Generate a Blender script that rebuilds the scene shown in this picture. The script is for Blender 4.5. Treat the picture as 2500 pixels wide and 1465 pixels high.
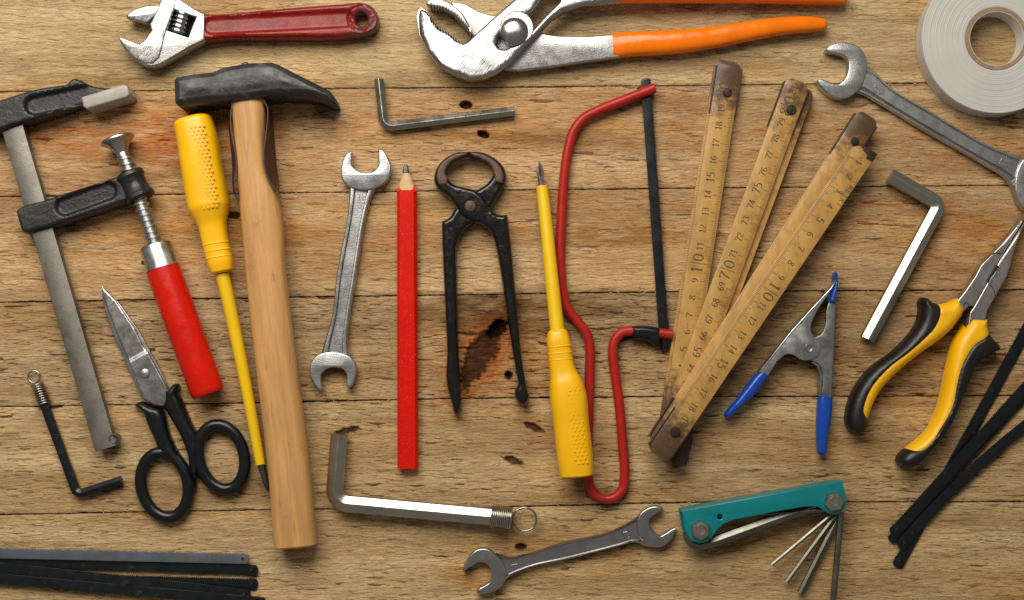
import bpy, bmesh, math, random
import numpy as np
from mathutils import Vector
from mathutils.geometry import tessellate_polygon, delaunay_2d_cdt

# ------------------------------------------------------------------ units
# The bench was measured in hundredths: one unit U0 = 0.24 mm, x to the side, y towards the viewer, z up.
S = 0.00024
CX, CY = 1250.0, 732.5
AX, AY, HH = 1240.0, 900.0, 3300.0      # foot point and height of the lens above the bench

def clear():
    for o in list(bpy.data.objects):
        bpy.data.objects.remove(o)
clear()
sc = bpy.context.scene
col = sc.collection

# ------------------------------------------------------------------ camera
cam = bpy.data.cameras.new('camera')
cam.sensor_width = 36.0
cam.lens = 36.0 * HH / 2500.0
cam.shift_x = (CX - AX) / 2500.0
cam.shift_y = (AY - CY) / 2500.0
cam.clip_start = 0.01
cam.clip_end = 20.0
co = bpy.data.objects.new('camera', cam)
co.location = ((AX - CX) * S, -(AY - CY) * S, HH * S)
col.objects.link(co)
sc.camera = co

# ------------------------------------------------------------------ light: one big soft window lamp from the top edge of the table, dim room around
w = bpy.data.worlds.new('World')
sc.world = w
w.use_nodes = True
bg = w.node_tree.nodes['Background']
bg.inputs[0].default_value = (1.0, 0.94, 0.86, 1)
bg.inputs[1].default_value = 0.22

def area(name, loc, target, sx, sy, power, colr):
    l = bpy.data.lights.new(name, 'AREA')
    l.shape = 'RECTANGLE'
    l.size = sx
    l.size_y = sy
    l.energy = power
    l.color = colr
    o = bpy.data.objects.new(name, l)
    o.location = loc
    d = Vector(target) - Vector(loc)
    o.rotation_euler = d.to_track_quat('-Z', 'Y').to_euler()
    col.objects.link(o)
    return o
area('window_light', (-0.22, 0.58, 0.72), (-0.08, 0.02, 0), 0.85, 0.55, 12.6, (1.0, 0.94, 0.835))
sc.view_settings.view_transform = 'Standard'
sc.view_settings.look = 'None'
sc.view_settings.exposure = -0.1
sc.view_settings.gamma = 1.0

# ------------------------------------------------------------------ helpers: geometry
def U(p, z=0.0):
    f = 1.0 - z / HH
    p = np.asarray(p, float)
    o = np.empty(p.shape[:-1] + (2,))
    o[..., 0] = AX + (p[..., 0] - AX) * f
    o[..., 1] = AY + (p[..., 1] - AY) * f
    return o

def crom(P, n=6, closed=False, corner=.55):
    """Catmull-Rom through the rows of P."""
    P = np.asarray(P, float)
    N = len(P)
    if N < 3 and not closed:
        t = np.linspace(0, 1, n + 1)[:, None]
        return P[0] * (1 - t) + P[1] * t
    out = []
    rng = range(N if closed else N - 1)
    for i in rng:
        if closed:
            a, b, c, d = P[(i - 1) % N], P[i], P[(i + 1) % N], P[(i + 2) % N]
        else:
            b, c = P[i], P[i + 1]
            a = P[i - 1] if i > 0 else 2 * b - c
            d = P[i + 2] if i + 2 < N else 2 * c - b
        # centripetal-like tangents limited by the segment length
        l1 = np.linalg.norm((c - b)[:2]) + 1e-6
        l0 = np.linalg.norm((b - a)[:2]) + 1e-6
        l2 = np.linalg.norm((d - c)[:2]) + 1e-6
        m1 = ((c - b) / l1 * l0 + (b - a) / l0 * l1) / (l0 + l1) * l1
        m2 = ((c - b) / l1 * l2 + (d - c) / l2 * l1) / (l1 + l2) * l1
        if corner and ((c - b)[:2] @ (b - a)[:2]) / (l0 * l1) < corner:
            m1 = c - b
        if corner and ((d - c)[:2] @ (c - b)[:2]) / (l2 * l1) < corner:
            m2 = c - b
        for k in range(n):
            t = k / n
            h = ((2*t**3 - 3*t**2 + 1) * b + (t**3 - 2*t**2 + t) * m1 + (-2*t**3 + 3*t**2) * c + (t**3 - t**2) * m2)
            out.append(h)
    if not closed:
        out.append(P[-1])
    return np.array(out)

def area2(P):
    x, y = P[:, 0], P[:, 1]
    return 0.5 * np.sum(x * np.roll(y, -1) - np.roll(x, -1) * y)

def offs(P, d):
    """offset a closed polygon to its left by d"""
    e = np.roll(P, -1, 0) - P
    l = np.linalg.norm(e, axis=1)[:, None] + 1e-9
    n = np.stack([-e[:, 1], e[:, 0]], 1) / l
    n0 = np.roll(n, 1, 0)
    m = n + n0
    q = np.sum(m * m, 1)[:, None]
    m = 2 * m / np.maximum(q, 1.0)
    return P + m * d

def mesh(v, f, flat=None, angle=32, wear=None):
    return dict(v=np.asarray(v, float), f=list(f), flat=set(flat or ()), angle=angle, wear=wear)

def join(ms):
    v, f, fl, wr, off = [], [], set(), [], 0
    for m in ms:
        fl |= {i + len(f) for i in m['flat']}
        f += [tuple(i + off for i in q) for q in m['f']]
        v.append(m['v'])
        wr.append(m['wear'] if m['wear'] is not None else np.zeros(len(m['v'])))
        off += len(m['v'])
    return mesh(np.concatenate(v), f, fl, ms[0]['angle'], np.concatenate(wr))

def prism(out, z0, z1, b=2.0, zr=None, holes=(), seg=3, smooth=0, angle=32):
    """plate with the outline «out» between two heights, upper rim rounded by b"""
    zr = z1 if zr is None else zr
    loops = []
    for k, P in enumerate([out] + list(holes)):
        P = U(P, zr)
        if smooth:
            P = crom(P, smooth, True)
        a = area2(P)
        if (a < 0) == (k == 0):
            P = P[::-1]
        loops.append(P)
    lev = [(b * .6, z0), (0, z0 + b * .6)]
    for i in range(seg + 1):
        t = math.pi / 2 * i / seg
        lev.append((b * (1 - math.cos(t)), z1 - b + b * math.sin(t)))
    v, f, flat = [], [], []
    starts = []
    for (d, z) in lev:
        st = []
        for P in loops:
            Q = offs(P, d) if d else P
            st.append(len(v))
            v += [(x, y, z) for x, y in Q]
        starts.append(st)
    for a in range(len(lev) - 1):
        for k, P in enumerate(loops):
            n = len(P)
            s0, s1 = starts[a][k], starts[a + 1][k]
            for i in range(n):
                j = (i + 1) % n
                f.append((s0 + i, s0 + j, s1 + j, s1 + i))
    for lv in (0, len(lev) - 1):
        idx, pl = [], []
        for k, P in enumerate(loops):
            pl.append([Vector((v[starts[lv][k] + i][0], v[starts[lv][k] + i][1], 0)) for i in range(len(P))])
            idx += [starts[lv][k] + i for i in range(len(P))]
        for t in tessellate_polygon(pl):
            flat.append(len(f))
            f.append(tuple(idx[i] for i in t))
    return mesh(v, f, flat, angle)

def pdist(Q, segs):
    """distance of the points Q to the segments"""
    d = np.full(len(Q), 1e9)
    for a, b in segs:
        ab = b - a
        t = np.clip(((Q - a) @ ab) / (ab @ ab + 1e-12), 0, 1)
        d = np.minimum(d, np.hypot(*(Q - (a + t[:, None] * ab)).T))
    return d

def inside(Q, loops):
    r = np.zeros(len(Q), bool)
    for P in loops:
        x, y = Q[:, 0], Q[:, 1]
        for a, b in zip(P, np.roll(P, -1, 0)):
            c = (a[1] > y) != (b[1] > y)
            if c.any():
                xx = (b[0] - a[0]) * (y - a[1]) / (b[1] - a[1] + 1e-12) + a[0]
                r ^= c & (x < xx)
    return r

def resample(P, step, closed=True):
    P = np.asarray(P, float)
    Q = np.vstack([P, P[:1]]) if closed else P
    l = np.r_[0, np.cumsum(np.linalg.norm(np.diff(Q, axis=0), axis=1))]
    n = max(4, int(l[-1] / step))
    t = np.linspace(0, l[-1], n, endpoint=not closed)
    return np.stack([np.interp(t, l, Q[:, 0]), np.interp(t, l, Q[:, 1])], 1)

def densify(P, step):
    """more points on a closed outline, its own corners kept"""
    o = []
    for a, b in zip(P, np.roll(P, -1, 0)):
        l = np.linalg.norm(b - a)
        k = max(1, int(round(l / step)))
        if l < step * .3 and o:
            continue
        o += [a + (b - a) * i / k for i in range(k)]
    return np.array(o)

def split(m, poly, zr):
    """two meshes: the faces inside the outline and the others"""
    P = U(poly, zr)
    cen = np.array([m['v'][list(f)].mean(0)[:2] for f in m['f']])
    ins = inside(cen, [P])
    out = []
    for want in (True, False):
        ids = [i for i in range(len(m['f'])) if ins[i] == want]
        used = sorted({j for i in ids for j in m['f'][i]})
        mp = {j: k for k, j in enumerate(used)}
        out.append(mesh(m['v'][used], [tuple(mp[j] for j in m['f'][i]) for i in ids], [k for k, i in enumerate(ids) if i in m['flat']], m['angle']))
    return out

def relief(out, z0, zf, step=4.0, zr=None, holes=(), smooth=5, cut=None, cutz=None, edge=None, wearf=None):
    """solid with outline «out» from z0 up to the height zf(x, y, d), d the distance from the rim"""
    zr = 20 if zr is None else zr
    loops = []
    for P in [out] + list(holes):
        P = U(P, zr)
        if smooth:
            P = crom(P, smooth, True)
        loops.append(densify(P, step * .8))
    segs = [(a, b) for P in loops for a, b in zip(P, np.roll(P, -1, 0))]
    lo, hi = loops[0].min(0), loops[0].max(0)
    gx, gy = np.meshgrid(np.arange(lo[0], hi[0], step), np.arange(lo[1], hi[1], step * .866))
    gx[1::2] += step / 2
    G = np.stack([gx.ravel(), gy.ravel()], 1)
    G = G[inside(G, loops)]
    G = G[pdist(G, segs) > step * .45]
    B = np.concatenate(loops)
    ring = []
    for P in loops:
        a = area2(P) * (1 if P is loops[0] else -1)
        Pq = P if a > 0 else P[::-1]
        for d in (edge or ()):
            R = offs(Pq, d)
            ring.append(R[pdist(R, segs) > d * .8])
    if ring:
        R = np.concatenate(ring)
        R = R[inside(R, loops)]
        if len(R):
            G = G[[i for i in range(len(G)) if np.min(np.sum((R - G[i])**2, 1)) > (step * .5)**2]] if len(G) else G
            G = np.concatenate([G, R]) if len(G) else R
    A = np.concatenate([B, G])
    E, o = [], 0
    for P in loops:
        n = len(P)
        E += [(o + i, o + (i + 1) % n) for i in range(n)]
        o += n
    if cut is not None:
        K = densify(U(cut, cutz or zr), step)
        E += [(len(A) + i, len(A) + (i + 1) % len(K)) for i in range(len(K))]
        ks = [(a, b) for a, b in zip(K, np.roll(K, -1, 0))]
        A = np.concatenate([A, K])
    vv, ee, ff, _, _, _ = delaunay_2d_cdt([Vector(p) for p in A], E, [], 0, 1e-6)
    A = np.array([(p.x, p.y) for p in vv])
    cen = np.array([A[list(t)].mean(0) for t in ff])
    ok = inside(cen, loops)
    ff = [t for t, k in zip(ff, ok) if k]
    d = pdist(A, segs)
    d[d < 1e-3] = 0
    z = zf(A[:, 0], A[:, 1], d)
    if cut is not None:
        dk = pdist(A, ks) * np.where(inside(A, [K]), 1, -1)
        z = z + 3.0 * sstep(0, 4, dk) - 1.6 * np.exp(-(dk / 2.5)**2)
    N = len(A)
    v = np.concatenate([np.c_[A, z], np.c_[A, np.full(N, float(z0))]])
    f = [tuple(t) for t in ff]
    nb = [tuple(i + N for i in t[::-1]) for t in ff]
    cnt = {}
    for t in ff:
        t = tuple(t)
        for a, b in zip(t, t[1:] + t[:1]):
            cnt[(a, b)] = 1
    wall = [(a, a + N, b + N, b) for (a, b) in cnt if (b, a) not in cnt]
    flat = range(len(f), len(f) + len(nb))
    m = mesh(v, f + nb + wall, flat, 50)
    if wearf is not None:
        m['wear'] = np.r_[wearf(A[:, 0], A[:, 1], d), np.zeros(N)]
    return m

def rnd(zlow, z1, r, p=2.0):
    """rim rounded over the width r from zlow up to z1"""
    def g(x, y, d):
        t = np.clip(d / r, 0, 1)
        return zlow + (z1 - zlow) * (1 - (1 - t)**p)**(1.0 / p)
    return g

def sstep(a, b, x):
    t = np.clip((x - a) / (b - a), 0, 1)
    return t * t * (3 - 2 * t)

def s_round(n=28, p=2.0):
    t = np.arange(n) * 2 * math.pi / n
    c, s = np.cos(t), np.sin(t)
    return np.stack([np.sign(c) * np.abs(c)**(2 / p), np.sign(s) * np.abs(s)**(2 / p)], 1)

def s_hex(k=.08):
    P = []
    V = [np.array([math.cos(math.radians(90 + 60 * i)), math.sin(math.radians(90 + 60 * i))]) / math.cos(math.pi / 6) for i in range(6)]
    for i in range(6):
        a, b, c = V[i - 1], V[i], V[(i + 1) % 6]
        P += [b + (a - b) * k, b + (c - b) * k]
    return np.array(P)

def s_rect(b=.12, c=None):
    c = b if c is None else c
    return np.array([(1, -1 + c), (1, 1 - c), (1 - b * .3, 1 - c * .3), (1 - b, 1), (-1 + b, 1), (-1 + b * .3, 1 - c * .3), (-1, 1 - c), (-1, -1 + c), (-1 + b, -1), (1 - b, -1)])

def sweep(path, hw, hh=None, zc=0.0, sec=None, n=6, closed=False, cap=(None, None), seen=True, angle=32, wearf=None):
    """bar along a path lying on the bench: half width hw, half height hh, centre height zc at every station"""
    path = np.asarray(path, float)
    N = len(path)
    hw = np.broadcast_to(np.asarray(hw, float), (N,))
    hh = hw if hh is None else np.broadcast_to(np.asarray(hh, float), (N,))
    zc = np.broadcast_to(np.asarray(zc, float), (N,))
    sec = s_round() if sec is None else sec
    xy = np.array([U(p, z) for p, z in zip(path[:, :2], zc)]) if seen else path[:, :2]
    D = np.c_[xy, hw, hh, zc]
    if n > 1:
        D = crom(D, n, closed)
    C = D[:, :2]
    T = (np.roll(C, -1, 0) - np.roll(C, 1, 0)) if closed else np.gradient(C, axis=0)
    T /= np.linalg.norm(T, axis=1)[:, None] + 1e-9
    Sd = np.stack([-T[:, 1], T[:, 0]], 1)
    rings = []
    def ring(c, s, a, b, z):
        return np.stack([c[0] + s[0] * sec[:, 0] * a, c[1] + s[1] * sec[:, 0] * a, z + sec[:, 1] * b], 1)
    M = len(D)
    if not closed and cap[0]:
        for t in (90 * .97, 66, 44, 22):
            r = math.radians(t)
            rings.append(ring(C[0] - T[0] * cap[0] * math.sin(r), Sd[0], D[0, 2] * math.cos(r), D[0, 3] * math.cos(r), D[0, 4]))
    for i in range(M):
        rings.append(ring(C[i], Sd[i], D[i, 2], D[i, 3], D[i, 4]))
    if not closed and cap[1]:
        for t in (22, 44, 66, 90 * .97):
            r = math.radians(t)
            rings.append(ring(C[-1] + T[-1] * cap[1] * math.sin(r), Sd[-1], D[-1, 2] * math.cos(r), D[-1, 3] * math.cos(r), D[-1, 4]))
    k = len(sec)
    v = np.concatenate(rings)
    f = []
    R = len(rings)
    for a in range(R if closed else R - 1):
        b = (a + 1) % R
        for i in range(k):
            j = (i + 1) % k
            f.append((a * k + i, a * k + j, b * k + j, b * k + i))
    flat = []
    if not closed:
        flat = [len(f), len(f) + 1]
        f.append(tuple(range(k))[::-1])
        f.append(tuple((R - 1) * k + i for i in range(k)))
    m = mesh(v, f, flat, angle)
    if wearf is not None:
        m['wear'] = np.repeat(np.array([wearf(i / (R - 1)) for i in range(R)]), k)
    return m

def tube(P, r, k=10, closed=False):
    """round wire through 3-D points"""
    P = np.asarray(P, float)
    N = len(P)
    T = (np.roll(P, -1, 0) - np.roll(P, 1, 0)) if closed else np.gradient(P, axis=0)
    T /= np.linalg.norm(T, axis=1)[:, None]
    a = np.array([0, 0, 1.0]) if abs(T[0][2]) < .8 else np.array([1.0, 0, 0])
    v = []
    for i in range(N):
        a = a - T[i] * (a @ T[i])
        a /= np.linalg.norm(a)
        b = np.cross(T[i], a)
        for j in range(k):
            t = 2 * math.pi * j / k
            v.append(P[i] + r * (math.cos(t) * a + math.sin(t) * b))
    f = []
    for i in range(N if closed else N - 1):
        for j in range(k):
            i2, j2 = (i + 1) % N, (j + 1) % k
            f.append((i * k + j, i * k + j2, i2 * k + j2, i2 * k + j))
    flat = []
    if not closed:
        flat = [len(f), len(f) + 1]
        f += [tuple(range(k))[::-1], tuple((N - 1) * k + j for j in range(k))]
    return mesh(v, f, flat, 60)

def turn(c, prof, k=40, zr=None, sec=None):
    """body turned about an upright axis, prof = [(radius, height) ...] from the bottom up"""
    zr = prof[-1][1] if zr is None else zr
    c = U(c, zr)
    v, f = [], []
    if sec is None:
        t = np.arange(k) * 2 * math.pi / k
        sec = np.stack([np.cos(t), np.sin(t)], 1)
    k = len(sec)
    for r, z in prof:
        v += [(c[0] + r * a, c[1] + r * b, z) for a, b in sec]
    for i in range(len(prof) - 1):
        for j in range(k):
            j2 = (j + 1) % k
            f.append((i * k + j, i * k + j2, (i + 1) * k + j2, (i + 1) * k + j))
    flat = [len(f), len(f) + 1]
    f += [tuple(range(k))[::-1], tuple((len(prof) - 1) * k + j for j in range(k))]
    return mesh(v, f, flat, 32)

def spindle(p0, p1, prof, z, k=32, angle=32):
    """body turned about a lying axis p0 > p1, prof = [(along 0..1, radius) ...]"""
    a, b = U(p0, z), U(p1, z)
    d = b - a
    L = np.linalg.norm(d)
    d /= L
    s = np.array([-d[1], d[0]])
    t = np.arange(k) * 2 * math.pi / k
    v, f = [], []
    for u, r in prof:
        c = a + d * u * L
        v += [(c[0] + s[0] * r * math.cos(q), c[1] + s[1] * r * math.cos(q), z + r * math.sin(q)) for q in t]
    n = len(prof)
    for i in range(n - 1):
        for j in range(k):
            j2 = (j + 1) % k
            f.append((i * k + j, i * k + j2, (i + 1) * k + j2, (i + 1) * k + j))
    flat = [len(f), len(f) + 1]
    f += [tuple(range(k))[::-1], tuple((n - 1) * k + j for j in range(k))]
    return mesh(v, f, flat, angle)

def helix(p0, p1, r0, r1, turns, z, wire, per=20, k=8):
    a, b = U(p0, z), U(p1, z)
    d = b - a
    L = np.linalg.norm(d)
    d /= L
    s = np.array([-d[1], d[0]])
    P = []
    n = int(turns * per)
    for i in range(n + 1):
        t = i / n
        q = 2 * math.pi * turns * t
        r = r0 + (r1 - r0) * t
        c = a + d * t * L
        P.append((c[0] + s[0] * r * math.cos(q), c[1] + s[1] * r * math.cos(q), z + r * math.sin(q)))
    return tube(P, wire, k)

def zig(pts, pitch, depth, side=1):
    """saw-tooth line along a polyline"""
    P = np.asarray(pts, float)
    l = np.r_[0, np.cumsum(np.linalg.norm(np.diff(P, axis=0), axis=1))]
    n = max(2, int(l[-1] / pitch))
    out = []
    for i in range(n):
        for k, dd in ((i / n, 0), ((i + .75) / n, depth)):
            t = k * l[-1]
            j = min(np.searchsorted(l, t, 'right') - 1, len(P) - 2)
            e = P[j + 1] - P[j]
            e = e / (np.linalg.norm(e) + 1e-9)
            q = P[j] + e * (t - l[j])
            out.append(q + np.array([-e[1], e[0]]) * dd * side)
    out.append(P[-1])
    return [tuple(q) for q in out]

# stroke lettering: (x, y) in a box about .6 wide and 1 high
GL = {
 '0': [([(.3, 1), (.08, .8), (.04, .5), (.08, .2), (.3, 0), (.52, .2), (.56, .5), (.52, .8), (.3, 1)], 1)],
 '1': [([(.1, .78), (.3, 1), (.3, 0)], 0), ([(.12, 0), (.48, 0)], 0)],
 '2': [([(.06, .74), (.14, .94), (.32, 1), (.5, .9), (.52, .7), (.36, .42), (.05, .04)], 1), ([(.05, .03), (.56, .03)], 0)],
 '3': [([(.07, .86), (.28, 1), (.5, .86), (.46, .64), (.24, .54)], 1), ([(.24, .54), (.48, .46), (.54, .22), (.3, 0), (.06, .12)], 1)],
 '4': [([(.42, 0), (.42, 1), (.04, .3), (.58, .3)], 0)],
 '5': [([(.52, 1), (.14, 1), (.1, .56)], 0), ([(.1, .56), (.3, .64), (.52, .5), (.52, .18), (.3, 0), (.07, .12)], 1)],
 '6': [([(.5, .94), (.3, .98), (.1, .7), (.06, .3), (.28, 0), (.52, .16), (.52, .42), (.3, .57), (.08, .4)], 1)],
 '7': [([(.05, .86), (.05, 1), (.56, 1), (.3, .5), (.2, 0)], 0)],
 '8': [([(.3, .54), (.1, .72), (.12, .92), (.3, 1), (.48, .92), (.5, .72), (.3, .54), (.06, .34), (.08, .1), (.3, 0), (.52, .1), (.54, .34), (.3, .54)], 1)],
 '9': [([(.1, .06), (.3, .02), (.5, .3), (.54, .7), (.32, 1), (.08, .84), (.08, .58), (.3, .43), (.52, .6)], 1)],
 'M': [([(.02, 0), (.06, 1), (.3, .2), (.54, 1), (.58, 0)], 0)],
 'E': [([(.52, 1), (.1, 1), (.1, 0), (.54, 0)], 0), ([(.1, .52), (.42, .52)], 0)],
 'T': [([(.02, 1), (.58, 1)], 0), ([(.3, 1), (.3, 0)], 0)],
 'R': [([(.1, 0), (.1, 1)], 0), ([(.1, 1), (.4, 1), (.54, .78), (.4, .54), (.1, .54)], 1), ([(.3, .54), (.56, 0)], 0)],
 'I': [([(.3, 0), (.3, 1)], 0)],
 '|': [([(.3, -.2), (.3, 1.2)], 0)],
}

def ribbon(P, wfun, zf, lift=0.0):
    """flat stroke along P; a thickness lift > 0 makes it stand proud"""
    P = np.asarray(P, float)
    T = np.gradient(P, axis=0)
    T /= np.linalg.norm(T, axis=1)[:, None] + 1e-9
    Nn = np.stack([-T[:, 1], T[:, 0]], 1)
    wd = np.array([wfun(t) for t in T])[:, None]
    A, B = P + Nn * wd, P - Nn * wd
    n = len(P)
    za, zb = zf(A), zf(B)
    v = [(*A[i], za[i]) for i in range(n)] + [(*B[i], zb[i]) for i in range(n)]
    f = [(i, i + 1, n + i + 1, n + i) for i in range(n - 1)]
    if lift:
        v += [(*(P[i] + Nn[i] * wd[i] * 1.9), za[i] - lift) for i in range(n)] + [(*(P[i] - Nn[i] * wd[i] * 1.9), zb[i] - lift) for i in range(n)]
        f += [(2 * n + i, 2 * n + i + 1, i + 1, i) for i in range(n - 1)] + [(n + i, n + i + 1, 3 * n + i + 1, 3 * n + i) for i in range(n - 1)]
    return mesh(v, f, (), 20)

def letters(txt, c, d, h, zf, thick=.075, thin=.03, adv=.66, lift=0.0, xs=1.0):
    """text with its middle at c (bench units), reading along d"""
    d = np.asarray(d, float)
    d = d / np.linalg.norm(d)
    up = np.array([d[1], -d[0]])
    c = np.asarray(c, float)
    W = adv * len(txt)
    out = []
    for i, ch in enumerate(txt):
        for pts, sm in GL.get(ch, []):
            P = np.array(pts, float)
            if sm:
                P = crom(P, 4)
            else:
                Q = []
                for a, b in zip(P[:-1], P[1:]):
                    Q += [a + (b - a) * t for t in (0.001, .5, .999)]
                P = np.array(Q)
            P[:, 0] = (P[:, 0] + i * adv + .03 - W / 2) * xs
            P[:, 1] -= .5
            X = c + (P[:, :1] * d + P[:, 1:] * up) * h
            def wf(t):
                k = abs(t @ up)
                return h * (thin + (thick - thin) * k * k)
            out.append(ribbon(X, wf, zf, lift))
    return join(out)

# ------------------------------------------------------------------ helpers: objects
def link_mesh(name, m, mat, origin, parent=None):
    me = bpy.data.meshes.new(name)
    v = m['v']
    co_ = np.stack([(v[:, 0] - CX) * S, -(v[:, 1] - CY) * S, v[:, 2] * S], 1) - np.asarray(origin)
    me.from_pydata(co_.tolist(), [], m['f'])
    sm = np.ones(len(me.polygons), bool)
    if m['flat']:
        sm[list(m['flat'])] = False
    if m['wear'] is not None:
        at = me.attributes.new('wear', 'FLOAT', 'POINT')
        at.data.foreach_set('value', np.asarray(m['wear'], np.float32))
    bm = bmesh.new()
    bm.from_mesh(me)
    bmesh.ops.recalc_face_normals(bm, faces=bm.faces)
    bm.to_mesh(me)
    bm.free()
    me.polygons.foreach_set('use_smooth', sm)
    me.set_sharp_from_angle(angle=math.radians(m['angle']))
    me.materials.append(mat)
    o = bpy.data.objects.new(name, me)
    col.objects.link(o)
    if parent is not None:
        o.parent = parent
    return o

class Thing:
    def __init__(self, name, label, cat, group=None):
        self.name, self.label, self.cat, self.group, self.parts = name, label, cat, group, []
    def add(self, name, m, mat, under=None, kind=None, label=None):
        self.parts.append((name, m, mat, under, kind, label))
        return len(self.parts) - 1
    def done(self):
        V = np.concatenate([p[1]['v'] for p in self.parts])
        lo, hi = V.min(0), V.max(0)
        org = np.array([((lo[0] + hi[0]) / 2 - CX) * S, -((lo[1] + hi[1]) / 2 - CY) * S, lo[2] * S])
        if len(self.parts) == 1:
            p = self.parts[0]
            r = link_mesh(self.name, p[1], p[2], org)
        else:
            r = bpy.data.objects.new(self.name, None)
            r.empty_display_size = 0.01
            col.objects.link(r)
        r.location = org
        r['label'] = self.label
        r['category'] = self.cat
        if self.group:
            r['group'] = self.group
        if len(self.parts) > 1:
            obs = []
            for (n, m, mat, under, kind, lab) in self.parts:
                o = link_mesh(n, m, mat, org, r if under is None else obs[under])
                if kind:
                    o['kind'] = kind
                if lab:
                    o['label'] = lab
                obs.append(o)
        return r

# ------------------------------------------------------------------ helpers: materials
def ramp(nt, fac, a, b, lo, hi):
    n = nt.nodes.new('ShaderNodeMapRange')
    n.interpolation_type = 'SMOOTHSTEP'
    nt.links.new(fac, n.inputs[0])
    n.inputs[1].default_value = a
    n.inputs[2].default_value = b
    n.inputs[3].default_value = lo
    n.inputs[4].default_value = hi
    return n.outputs[0]

def mixc(nt, fac, A, B, mode='MIX'):
    n = nt.nodes.new('ShaderNodeMix')
    n.data_type = 'RGBA'
    n.blend_type = mode
    for s, val in ((0, fac), (6, A), (7, B)):
        if hasattr(val, 'is_linked'):
            nt.links.new(val, n.inputs[s])
        elif s == 0:
            n.inputs[0].default_value = val
        else:
            n.inputs[s].default_value = (*val, 1)
    return n.outputs[2]

def math_(nt, op, a, b=None, c=None):
    n = nt.nodes.new('ShaderNodeMath')
    n.operation = op
    for i, val in enumerate((a, b, c)):
        if val is None:
            continue
        if hasattr(val, 'is_linked'):
            nt.links.new(val, n.inputs[i])
        else:
            n.inputs[i].default_value = val
    return n.outputs[0]

def noise(nt, vec, size, detail=3.0, rough=.55, stretch=(1, 1, 1), rot=0.0, dist=0.0):
    m = nt.nodes.new('ShaderNodeMapping')
    m.inputs['Rotation'].default_value = (0, 0, 0)
    src = vec
    if rot:
        r = nt.nodes.new('ShaderNodeMapping')
        r.inputs['Rotation'].default_value = (0, 0, rot)
        nt.links.new(vec, r.inputs[0])
        src = r.outputs[0]
    m.inputs['Scale'].default_value = tuple(s / (size * S) for s in stretch)
    nt.links.new(src, m.inputs[0])
    n = nt.nodes.new('ShaderNodeTexNoise')
    n.inputs['Scale'].default_value = 1.0
    n.inputs['Detail'].default_value = detail
    n.inputs['Roughness'].default_value = rough
    n.inputs['Distortion'].default_value = dist
    nt.links.new(m.outputs[0], n.inputs['Vector'])
    return n.outputs['Fac']

def pbr(name, c, rough=.5, metal=0.0, var=.10, vs=70, bump=0.0, bs=5, bstretch=(1, 1, 1), rot=0.0, vstretch=(1, 1, 1), spots=(), rvar=.08, coat=0.0, wear=None, big=0.0, bigs=60, spec=.5, bdet=3.0):
    """spots = [(colour, size, lower, upper, strength, roughness or None)]"""
    m = bpy.data.materials.new(name)
    m.use_nodes = True
    nt = m.node_tree
    b = nt.nodes['Principled BSDF']
    tc = nt.nodes.new('ShaderNodeTexCoord').outputs['Object']
    n1 = noise(nt, tc, vs, 4, .6, vstretch, rot)
    f1 = ramp(nt, n1, .3, .7, 0, 1)
    cl = tuple(x * (1 - var) for x in c)
    ch = tuple(min(1, x * (1 + var)) for x in c)
    colr = mixc(nt, f1, cl, ch)
    n2 = noise(nt, tc, 26, 4, .65)
    ro = math_(nt, 'ADD', ramp(nt, n2, .3, .7, -rvar, rvar), rough)
    for (sc_, ss, a, e, st, sr) in spots:
        k = ramp(nt, noise(nt, tc, abs(ss), 5, .62, vstretch if ss < 0 else (1, 1, 1), rot if ss < 0 else 0.0), a, e, 0, st)
        colr = mixc(nt, k, colr, sc_)
        if sr is not None:
            ro = math_(nt, 'ADD', ro, math_(nt, 'MULTIPLY', k, sr - rough))
    if wear:
        at = nt.nodes.new('ShaderNodeAttribute')
        at.attribute_name = 'wear'
        wn = math_(nt, 'ADD', at.outputs['Fac'], ramp(nt, noise(nt, tc, 22, 5, .65), .3, .7, -.3, .3))
        k = ramp(nt, wn, .05, .95, 0, .95)
        colr = mixc(nt, k, colr, wear)
    nt.links.new(colr, b.inputs['Base Color'])
    nt.links.new(ro, b.inputs['Roughness'])
    b.inputs['Metallic'].default_value = metal
    b.inputs['Specular IOR Level'].default_value = spec
    b.inputs['Coat Weight'].default_value = coat
    b.inputs['Coat Roughness'].default_value = .12
    last = None
    for (st, sz, str_, det) in ((big, bigs, (1, 1, 1), 2.0), (bump, bs, bstretch, bdet)):
        if st:
            bn = nt.nodes.new('ShaderNodeBump')
            bn.inputs['Strength'].default_value = 1.0
            bn.inputs['Distance'].default_value = st * S
            nt.links.new(noise(nt, tc, sz, det, .6, str_, rot), bn.inputs['Height'])
            if last:
                nt.links.new(last, bn.inputs['Normal'])
            last = bn.outputs[0]
    if last:
        nt.links.new(last, b.inputs['Normal'])
    return m

# ================================================================== the bench: rough-sawn planks
def vnoise(x, y, seed):
    r = np.random.RandomState(seed)
    tab = r.rand(256, 256)
    xi, yi = np.floor(x).astype(int), np.floor(y).astype(int)
    fx, fy = x - xi, y - yi
    fx, fy = fx * fx * (3 - 2 * fx), fy * fy * (3 - 2 * fy)
    g = lambda a, b: tab[a % 256, b % 256]
    return (g(xi, yi) * (1 - fx) + g(xi + 1, yi) * fx) * (1 - fy) + (g(xi, yi + 1) * (1 - fx) + g(xi + 1, yi + 1) * fx) * fy

def fbm(x, y, seed, o=4):
    s, a, t = 0, 1.0, 0
    for i in range(o):
        s = s + a * vnoise(x * 2**i + 17 * i, y * 2**i + 31 * i, seed + i)
        t += a
        a *= .55
    return s / t

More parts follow.
